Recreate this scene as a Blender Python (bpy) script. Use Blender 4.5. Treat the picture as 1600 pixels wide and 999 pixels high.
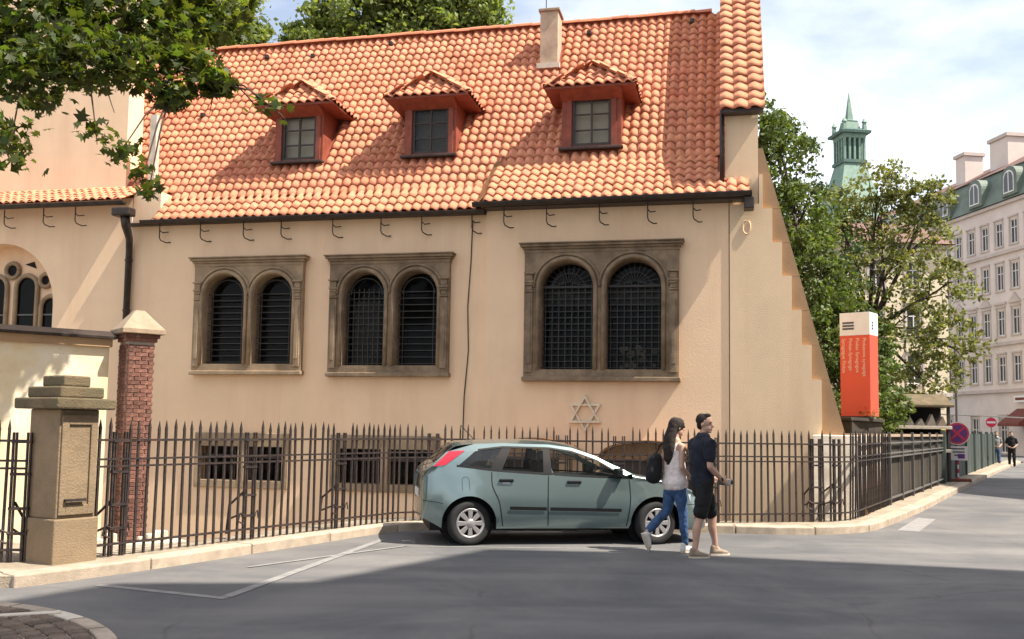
import bpy, bmesh, math, random
import numpy as np
from mathutils import Vector, Matrix

for _o in list(bpy.data.objects): bpy.data.objects.remove(_o)
SC = bpy.context.scene
COL = SC.collection
R = math.radians
random.seed(7); rng = np.random.default_rng(7)

# ------------------------------------------------------------------ camera, sky, sun, exposure
F_PX, PITCH, ROLL, EYE = 1500.0, R(4.5), 0.015, 1.6
cam_d = bpy.data.cameras.new('camera'); cam = bpy.data.objects.new('camera', cam_d); COL.objects.link(cam)
cam_d.sensor_width = 36.0; cam_d.lens = 36.0 * F_PX / 1600.0
cam_d.shift_y = 50.5 / 1600.0
cam_d.clip_start = 0.05; cam_d.clip_end = 3000
_fw = Vector((0, math.cos(PITCH), math.sin(PITCH))); _rt = Vector((1, 0, 0)); _up = _rt.cross(_fw)
_r2 = math.cos(ROLL) * _rt + math.sin(ROLL) * _up; _u2 = -math.sin(ROLL) * _rt + math.cos(ROLL) * _up
cam.matrix_world = Matrix(((_r2.x, _u2.x, -_fw.x, 0), (_r2.y, _u2.y, -_fw.y, 0), (_r2.z, _u2.z, -_fw.z, EYE), (0, 0, 0, 1)))
SC.camera = cam

SUN_EL = R(57); SUN_DIR = Vector((0.942, -0.334, 0)).normalized()
SUN_ROT = math.atan2(SUN_DIR.x, SUN_DIR.y)
world = bpy.data.worlds.new('World'); SC.world = world; world.use_nodes = True
wn = world.node_tree; wn.nodes.clear()
def wnode(t, **k):
    n = wn.nodes.new(t)
    for a, b in k.items(): setattr(n, a, b)
    return n
sky = wnode('ShaderNodeTexSky', sky_type='NISHITA', sun_disc=False, sun_elevation=SUN_EL, sun_rotation=SUN_ROT,
            altitude=200, air_density=1.0, dust_density=1.6, ozone_density=1.0)
wtc = wnode('ShaderNodeTexCoord'); wmap = wnode('ShaderNodeMapping'); wmap.inputs['Scale'].default_value = (1.0, 1.0, 2.2)
wmap.inputs['Location'].default_value = (0.35, 0.2, 0.1)
wnz = wnode('ShaderNodeTexNoise'); wnz.inputs['Scale'].default_value = 2.6; wnz.inputs['Detail'].default_value = 7; wnz.inputs['Roughness'].default_value = 0.55
wrp = wnode('ShaderNodeValToRGB'); wrp.color_ramp.elements[0].position = 0.36; wrp.color_ramp.elements[1].position = 0.66
wrp.color_ramp.elements[0].color = (.20, .20, .20, 1)
wmx = wnode('ShaderNodeMixRGB'); wmx.inputs['Color2'].default_value = (8.0, 8.2, 8.6, 1)
wbg = wnode('ShaderNodeBackground'); wbg.inputs['Strength'].default_value = 0.094
wout = wnode('ShaderNodeOutputWorld')
wn.links.new(wtc.outputs['Generated'], wmap.inputs['Vector']); wn.links.new(wmap.outputs['Vector'], wnz.inputs['Vector'])
wn.links.new(wnz.outputs['Fac'], wrp.inputs['Fac']); wn.links.new(wrp.outputs['Color'], wmx.inputs['Fac'])
wn.links.new(sky.outputs['Color'], wmx.inputs['Color1']); wn.links.new(wmx.outputs['Color'], wbg.inputs['Color'])
wn.links.new(wbg.outputs['Background'], wout.inputs['Surface'])

sun_d = bpy.data.lights.new('sun', 'SUN'); sun_d.energy = 5.0; sun_d.angle = R(0.53); sun_d.color = (1.0, 0.92, 0.80)
sun = bpy.data.objects.new('sun', sun_d); COL.objects.link(sun)
_sv = Vector((SUN_DIR.x * math.cos(SUN_EL), SUN_DIR.y * math.cos(SUN_EL), math.sin(SUN_EL)))
sun.rotation_euler = _sv.to_track_quat('Z', 'Y').to_euler(); sun.location = (20, -10, 40)

SC.view_settings.view_transform = 'Standard'; SC.view_settings.look = 'None'
SC.view_settings.exposure = 1.08; SC.view_settings.gamma = 1.0; SC.view_settings.use_curve_mapping = False
SC.cycles.max_bounces = 8; SC.cycles.transparent_max_bounces = 24

# ------------------------------------------------------------------ helpers
def nd(nt, t, **k):
    n = nt.nodes.new(t)
    for a, b in k.items(): setattr(n, a, b)
    return n
def mat(name, col, rough=0.8, var=0.12, scale=3.0, bump=0.0, bscale=40.0, metal=0.0, col2=None, stain=None, stain_scale=0.6,
        stain_lo=0.5, stain_hi=0.75, island=0.0, spec=0.4, coat=0.0, trans=0.0, tcol=None, streak=False, hue=0.0):
    """Procedural surface: base colour with two scales of noise, optional stains, per-piece tone and fine relief."""
    m = bpy.data.materials.new(name); m.use_nodes = True
    nt = m.node_tree; nt.nodes.clear(); L = nt.links.new
    out = nd(nt, 'ShaderNodeOutputMaterial'); bs = nd(nt, 'ShaderNodeBsdfPrincipled')
    bs.inputs['Roughness'].default_value = rough; bs.inputs['Metallic'].default_value = metal
    bs.inputs['Specular IOR Level'].default_value = spec; bs.inputs['Coat Weight'].default_value = coat
    bs.inputs['Coat Roughness'].default_value = 0.05
    tc = nd(nt, 'ShaderNodeTexCoord')
    nz = nd(nt, 'ShaderNodeTexNoise'); nz.inputs['Scale'].default_value = scale; nz.inputs['Detail'].default_value = 8; nz.inputs['Roughness'].default_value = 0.62
    L(tc.outputs['Object'], nz.inputs['Vector'])
    c2 = col2 if col2 else tuple(max(0, c * (1 - 2.2 * var)) for c in col)
    c1 = col if col2 else tuple(min(1, c * (1 + var)) for c in col)
    rp = nd(nt, 'ShaderNodeValToRGB'); rp.color_ramp.elements[0].position = 0.3; rp.color_ramp.elements[1].position = 0.7
    rp.color_ramp.elements[0].color = (*c2, 1); rp.color_ramp.elements[1].color = (*c1, 1)
    L(nz.outputs['Fac'], rp.inputs['Fac']); cur = rp.outputs['Color']
    if stain:
        sm = nd(nt, 'ShaderNodeMapping'); L(tc.outputs['Object'], sm.inputs['Vector'])
        if streak: sm.inputs['Scale'].default_value = (1.6, 1.6, 0.16)
        sn = nd(nt, 'ShaderNodeTexNoise'); sn.inputs['Scale'].default_value = stain_scale; sn.inputs['Detail'].default_value = 10; sn.inputs['Roughness'].default_value = 0.68
        L(sm.outputs['Vector'], sn.inputs['Vector'])
        sr = nd(nt, 'ShaderNodeMapRange'); sr.inputs['From Min'].default_value = stain_lo; sr.inputs['From Max'].default_value = stain_hi
        L(sn.outputs['Fac'], sr.inputs['Value'])
        mx = nd(nt, 'ShaderNodeMixRGB'); mx.inputs['Color2'].default_value = (*stain, 1)
        L(sr.outputs['Result'], mx.inputs['Fac']); L(cur, mx.inputs['Color1']); cur = mx.outputs['Color']
    if island > 0:
        ge = nd(nt, 'ShaderNodeNewGeometry'); oi = nd(nt, 'ShaderNodeObjectInfo')
        ad = nd(nt, 'ShaderNodeMath', operation='ADD'); L(ge.outputs['Random Per Island'], ad.inputs[0]); L(oi.outputs['Random'], ad.inputs[1])
        fr = nd(nt, 'ShaderNodeMath', operation='FRACT'); L(ad.outputs[0], fr.inputs[0])
        mr = nd(nt, 'ShaderNodeMapRange'); mr.inputs['To Min'].default_value = 1 - island; mr.inputs['To Max'].default_value = 1 + island
        L(fr.outputs[0], mr.inputs['Value'])
        hs = nd(nt, 'ShaderNodeHueSaturation'); L(mr.outputs['Result'], hs.inputs['Value']); L(cur, hs.inputs['Color'])
        if hue:
            f2 = nd(nt, 'ShaderNodeMath', operation='MULTIPLY'); L(fr.outputs[0], f2.inputs[0]); f2.inputs[1].default_value = 7.3
            f3 = nd(nt, 'ShaderNodeMath', operation='FRACT'); L(f2.outputs[0], f3.inputs[0])
            hr = nd(nt, 'ShaderNodeMapRange'); hr.inputs['To Min'].default_value = 0.5 - hue; hr.inputs['To Max'].default_value = 0.5 + hue
            L(f3.outputs[0], hr.inputs['Value']); L(hr.outputs['Result'], hs.inputs['Hue'])
        cur = hs.outputs['Color']
    L(cur, bs.inputs['Base Color'])
    if bump > 0:
        bn = nd(nt, 'ShaderNodeTexNoise'); bn.inputs['Scale'].default_value = bscale; bn.inputs['Detail'].default_value = 6
        L(tc.outputs['Object'], bn.inputs['Vector'])
        bp = nd(nt, 'ShaderNodeBump'); bp.inputs['Strength'].default_value = bump; bp.inputs['Distance'].default_value = 0.02
        L(bn.outputs['Fac'], bp.inputs['Height']); L(bp.outputs['Normal'], bs.inputs['Normal'])
    if trans > 0:
        tr = nd(nt, 'ShaderNodeBsdfTranslucent'); ms = nd(nt, 'ShaderNodeMixShader'); ms.inputs['Fac'].default_value = trans
        if tcol:
            tm = nd(nt, 'ShaderNodeMixRGB', blend_type='MULTIPLY'); tm.inputs['Fac'].default_value = 1; tm.inputs['Color2'].default_value = (*tcol, 1)
            L(cur, tm.inputs['Color1']); L(tm.outputs['Color'], tr.inputs['Color'])
        else: L(cur, tr.inputs['Color'])
        L(bs.outputs[0], ms.inputs[1]); L(tr.outputs[0], ms.inputs[2]); L(ms.outputs[0], out.inputs['Surface'])
    else: L(bs.outputs[0], out.inputs['Surface'])
    return m
def glass_mat(name, tint, clear, rough=0.03, base=(0.02, 0.022, 0.024), spec=.6):
    m = bpy.data.materials.new(name); m.use_nodes = True
    nt = m.node_tree; nt.nodes.clear(); L = nt.links.new
    out = nd(nt, 'ShaderNodeOutputMaterial'); bs = nd(nt, 'ShaderNodeBsdfPrincipled'); bs.inputs['Base Color'].default_value = (*base, 1)
    bs.inputs['Roughness'].default_value = rough; bs.inputs['Specular IOR Level'].default_value = spec
    nz = nd(nt, 'ShaderNodeTexNoise'); nz.inputs['Scale'].default_value = 2.5; tc = nd(nt, 'ShaderNodeTexCoord'); L(tc.outputs['Object'], nz.inputs['Vector'])
    bp = nd(nt, 'ShaderNodeBump'); bp.inputs['Strength'].default_value = 0.05; bp.inputs['Distance'].default_value = 0.05; L(nz.outputs['Fac'], bp.inputs['Height']); L(bp.outputs['Normal'], bs.inputs['Normal'])
    if clear > 0:
        tr = nd(nt, 'ShaderNodeBsdfTransparent'); tr.inputs['Color'].default_value = (*tint, 1)
        ms = nd(nt, 'ShaderNodeMixShader'); ms.inputs['Fac'].default_value = clear
        L(bs.outputs[0], ms.inputs[1]); L(tr.outputs[0], ms.inputs[2]); L(ms.outputs[0], out.inputs['Surface'])
    else: L(bs.outputs[0], out.inputs['Surface'])
    return m

def asphalt_mat():
    m = bpy.data.materials.new('asphalt'); m.use_nodes = True; nt = m.node_tree; nt.nodes.clear(); L = nt.links.new
    out = nd(nt, 'ShaderNodeOutputMaterial'); bs = nd(nt, 'ShaderNodeBsdfPrincipled'); bs.inputs['Roughness'].default_value = .88; bs.inputs['Specular IOR Level'].default_value = .3; L(bs.outputs[0], out.inputs['Surface'])
    tc = nd(nt, 'ShaderNodeTexCoord')
    def noise(sc, det, rough=.6, vec=None, dist=0.0):
        n = nd(nt, 'ShaderNodeTexNoise'); n.inputs['Scale'].default_value = sc; n.inputs['Detail'].default_value = det; n.inputs['Roughness'].default_value = rough; n.inputs['Distortion'].default_value = dist
        L(vec if vec else tc.outputs['Object'], n.inputs['Vector']); return n
    def ramp(src, lo, hi, c0, c1):
        r = nd(nt, 'ShaderNodeValToRGB'); r.color_ramp.elements[0].position = lo; r.color_ramp.elements[1].position = hi; r.color_ramp.elements[0].color = (*c0, 1); r.color_ramp.elements[1].color = (*c1, 1); L(src, r.inputs['Fac']); return r.outputs['Color']
    def mix(a, b, fac, mode='MIX'):
        x = nd(nt, 'ShaderNodeMixRGB', blend_type=mode); L(a, x.inputs['Color1']); L(b, x.inputs['Color2'])
        if isinstance(fac, float): x.inputs['Fac'].default_value = fac
        else: L(fac, x.inputs['Fac'])
        return x.outputs['Color']
    base = ramp(noise(.45, 8, .65, None, .6).outputs['Fac'], .38, .62, (.112, .112, .116), (.176, .170, .164))
    grain = ramp(noise(160, 3, .7).outputs['Fac'], .35, .68, (.62, .62, .63), (1.30, 1.28, 1.25)); col = mix(base, grain, 1.0, 'MULTIPLY')
    mp = nd(nt, 'ShaderNodeMapping'); mp.inputs['Scale'].default_value = (.12, .9, 1); mp.inputs['Rotation'].default_value = (0, 0, .08); L(tc.outputs['Object'], mp.inputs['Vector'])
    wear = ramp(noise(1.3, 6, .6, mp.outputs['Vector']).outputs['Fac'], .40, .66, (.84, .84, .85), (1.10, 1.09, 1.08)); col = mix(col, wear, 1.0, 'MULTIPLY')
    wv = noise(1.6, 4, .6); av = nd(nt, 'ShaderNodeMixRGB'); av.inputs['Fac'].default_value = .22; L(tc.outputs['Object'], av.inputs['Color1']); L(wv.outputs['Color'], av.inputs['Color2'])
    vo = nd(nt, 'ShaderNodeTexVoronoi', feature='DISTANCE_TO_EDGE'); vo.inputs['Scale'].default_value = .34; L(av.outputs['Color'], vo.inputs['Vector'])
    crack = ramp(vo.outputs['Distance'], .0, .006, (.74, .73, .72), (1, 1, 1)); msk = ramp(noise(.5, 2).outputs['Fac'], .45, .58, (0, 0, 0), (1, 1, 1)); col = mix(col, mix(col, crack, 1.0, 'MULTIPLY'), msk)
    spots = ramp(noise(2.3, 5, .7).outputs['Fac'], .66, .74, (1, 1, 1), (.74, .73, .72)); col = mix(col, spots, 1.0, 'MULTIPLY')
    L(col, bs.inputs['Base Color']); bp = nd(nt, 'ShaderNodeBump'); bp.inputs['Strength'].default_value = .35; bp.inputs['Distance'].default_value = .01; L(noise(190, 3, .7).outputs['Fac'], bp.inputs['Height']); L(bp.outputs['Normal'], bs.inputs['Normal']); return m

class MB:
    """collects faces; build() links them as one mesh object"""
    def __init__(self): self.v = []; self.f = []; self.mi = []; self.cur = 0
    def quad(self, *p):
        n = len(self.v); self.v += [tuple(q) for q in p]; self.f.append(tuple(range(n, n + len(p)))); self.mi.append(self.cur); return self
    def box(self, x0, x1, y0, y1, z0, z1, M=None):
        c = [(x0, y0, z0), (x1, y0, z0), (x1, y1, z0), (x0, y1, z0), (x0, y0, z1), (x1, y0, z1), (x1, y1, z1), (x0, y1, z1)]
        if M is not None: c = [tuple(M @ Vector(q)) for q in c]
        n = len(self.v); self.v += c
        for f in ((0, 3, 2, 1), (4, 5, 6, 7), (0, 1, 5, 4), (1, 2, 6, 5), (2, 3, 7, 6), (3, 0, 4, 7)):
            self.f.append(tuple(n + i for i in f)); self.mi.append(self.cur)
        return self
    def prism(self, poly, axis, a, b, flip=False):
        """extrude a polygon given in the two other axes from a to b along axis 0/1/2"""
        def P(q, h):
            if axis == 0: return (h, q[0], q[1])
            if axis == 1: return (q[0], h, q[1])
            return (q[0], q[1], h)
        n = len(self.v); k = len(poly)
        self.v += [P(q, a) for q in poly] + [P(q, b) for q in poly]
        self.f.append(tuple(n + i for i in range(k))[::-1]); self.f.append(tuple(n + k + i for i in range(k))); self.mi += [self.cur] * 2
        for i in range(k):
            j = (i + 1) % k; self.f.append((n + i, n + j, n + k + j, n + k + i)); self.mi.append(self.cur)
        return self
    def tube(self, pts, rad, n=6, cap=True, squash=1.0):
        pts = [Vector(p) for p in pts]; rads = rad if hasattr(rad, '__len__') else [rad] * len(pts)
        b = len(self.v); prev = None
        for i, p in enumerate(pts):
            t = (pts[min(i + 1, len(pts) - 1)] - pts[max(i - 1, 0)]).normalized()
            if prev is None:
                a = Vector((0, 0, 1)) if abs(t.z) < 0.9 else Vector((1, 0, 0)); u = t.cross(a).normalized()
            else:
                u = (prev - t * prev.dot(t)).normalized()
            prev = u; w = t.cross(u)
            for k in range(n):
                a = 2 * math.pi * (k + .5) / n; self.v.append(tuple(p + rads[i] * (math.cos(a) * u + math.sin(a) * w * squash)))
        for i in range(len(pts) - 1):
            for k in range(n):
                j = (k + 1) % n; self.f.append((b + i * n + k, b + i * n + j, b + (i + 1) * n + j, b + (i + 1) * n + k)); self.mi.append(self.cur)
        if cap:
            self.f.append(tuple(b + k for k in range(n))[::-1]); e = b + (len(pts) - 1) * n; self.f.append(tuple(e + k for k in range(n))); self.mi += [self.cur] * 2
        return self
    def lathe(self, prof, n=24, M=None, arc=2 * math.pi):
        """prof: (r, h) revolved about local z"""
        b = len(self.v); k = len(prof)
        for i in range(n):
            a = arc * i / n
            for r, h in prof:
                q = Vector((r * math.cos(a), r * math.sin(a), h)); self.v.append(tuple(M @ q if M is not None else q))
        for i in range(n):
            j = (i + 1) % n
            for m in range(k - 1):
                self.f.append((b + i * k + m, b + j * k + m, b + j * k + m + 1, b + i * k + m + 1)); self.mi.append(self.cur)
        return self
    def mesh(self, name, mats, smooth=False):
        me = bpy.data.meshes.new(name); me.from_pydata(self.v, [], self.f)
        for m in (mats if isinstance(mats, (list, tuple)) else [mats]): me.materials.append(m)
        if any(self.mi): me.polygons.foreach_set('material_index', self.mi)
        if smooth: me.polygons.foreach_set('use_smooth', [True] * len(me.polygons))
        me.update(); return me
    def build(self, name, mats, parent=None, smooth=False, bevel=0.0, auto=False):
        o = link(name, self.mesh(name, mats, smooth), parent)
        bm = bmesh.new(); bm.from_mesh(o.data); bmesh.ops.remove_doubles(bm, verts=bm.verts, dist=1e-5); bmesh.ops.recalc_face_normals(bm, faces=bm.faces); bm.to_mesh(o.data); bm.free()
        if bevel > 0:
            b = o.modifiers.new('bevel', 'BEVEL'); b.width = bevel; b.segments = 2; b.limit_method = 'ANGLE'; b.angle_limit = R(35)
        return o
def link(name, data, parent=None):
    o = bpy.data.objects.new(name, data); COL.objects.link(o)
    if parent is not None: o.parent = parent
    return o
def tag(o, label=None, cat=None, group=None, kind=None):
    if label: o['label'] = label
    if cat: o['category'] = cat
    if group: o['group'] = group
    if kind: o['kind'] = kind
    return o
def thing(name, label, cat, loc=(0, 0, 0), rz=0.0, group=None):
    e = link(name, None); e.location = loc; e.rotation_euler = (0, 0, rz); e.empty_display_size = 0.2
    return tag(e, label, cat, group)
def copy_tree(o, parent=None):
    c = o.copy(); COL.objects.link(c); c.parent = parent
    for ch in list(o.children): copy_tree(ch, c)
    return c
def cells(mb, x0, x1, z0, z1, y, holes):
    """vertical rectangle in the plane y with rectangular holes (x0, x1, z0, z1)"""
    xs = sorted({x0, x1, *[h[0] for h in holes], *[h[1] for h in holes]}); zs = sorted({z0, z1, *[h[2] for h in holes], *[h[3] for h in holes]})
    xs = [x for x in xs if x0 <= x <= x1]; zs = [z for z in zs if z0 <= z <= z1]
    for i in range(len(xs) - 1):
        for j in range(len(zs) - 1):
            cx, cz = (xs[i] + xs[i + 1]) / 2, (zs[j] + zs[j + 1]) / 2
            if any(h[0] < cx < h[1] and h[2] < cz < h[3] for h in holes): continue
            mb.quad((xs[i], y, zs[j]), (xs[i + 1], y, zs[j]), (xs[i + 1], y, zs[j + 1]), (xs[i], y, zs[j + 1]))
def reveal(mb, h, ya, yb):
    x0, x1, z0, z1 = h
    mb.quad((x0, ya, z0), (x0, ya, z1), (x0, yb, z1), (x0, yb, z0)); mb.quad((x1, ya, z0), (x1, yb, z0), (x1, yb, z1), (x1, ya, z1))
    mb.quad((x0, ya, z1), (x1, ya, z1), (x1, yb, z1), (x0, yb, z1)); mb.quad((x0, ya, z0), (x0, yb, z0), (x1, yb, z0), (x1, ya, z0))
def sheet(name, pts, z, m, thick=0.0):
    bm = bmesh.new(); vs = [bm.verts.new((p[0], p[1], z)) for p in pts]; f = bm.faces.new(vs)
    bmesh.ops.triangulate(bm, faces=[f])
    bm.normal_update()
    for f in bm.faces:
        if f.normal.z < 0: f.normal_flip()
    if thick:
        n = len(pts); lo = [bm.verts.new((p[0], p[1], z - thick)) for p in pts]
        for i in range(n):
            j = (i + 1) % n; bm.faces.new((vs[i], vs[j], lo[j], lo[i]))
        bmesh.ops.recalc_face_normals(bm, faces=bm.faces)
    me = bpy.data.meshes.new(name); bm.to_mesh(me); bm.free(); me.materials.append(m)
    return link(name, me)
def polylen(P): return sum((Vector(P[i + 1]) - Vector(P[i])).length for i in range(len(P) - 1))
def along(P, d):
    """point and unit direction at distance d on a polyline"""
    for i in range(len(P) - 1):
        a, b = Vector(P[i]), Vector(P[i + 1]); l = (b - a).length
        if d <= l or i == len(P) - 2: return a + (b - a) * (d / l), (b - a) / l
        d -= l
def smoothline(P, n=6):
    """Catmull-Rom through the points"""
    P = [Vector(p) for p in P]; out = []
    for i in range(len(P) - 1):
        p0, p1, p2, p3 = P[max(i - 1, 0)], P[i], P[i + 1], P[min(i + 2, len(P) - 1)]
        for k in range(n):
            t = k / n
            out.append(0.5 * ((2 * p1) + (p2 - p0) * t + (2 * p0 - 5 * p1 + 4 * p2 - p3) * t * t + (3 * p1 - p0 - 3 * p2 + p3) * t ** 3))
    out.append(P[-1]); return out

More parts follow.
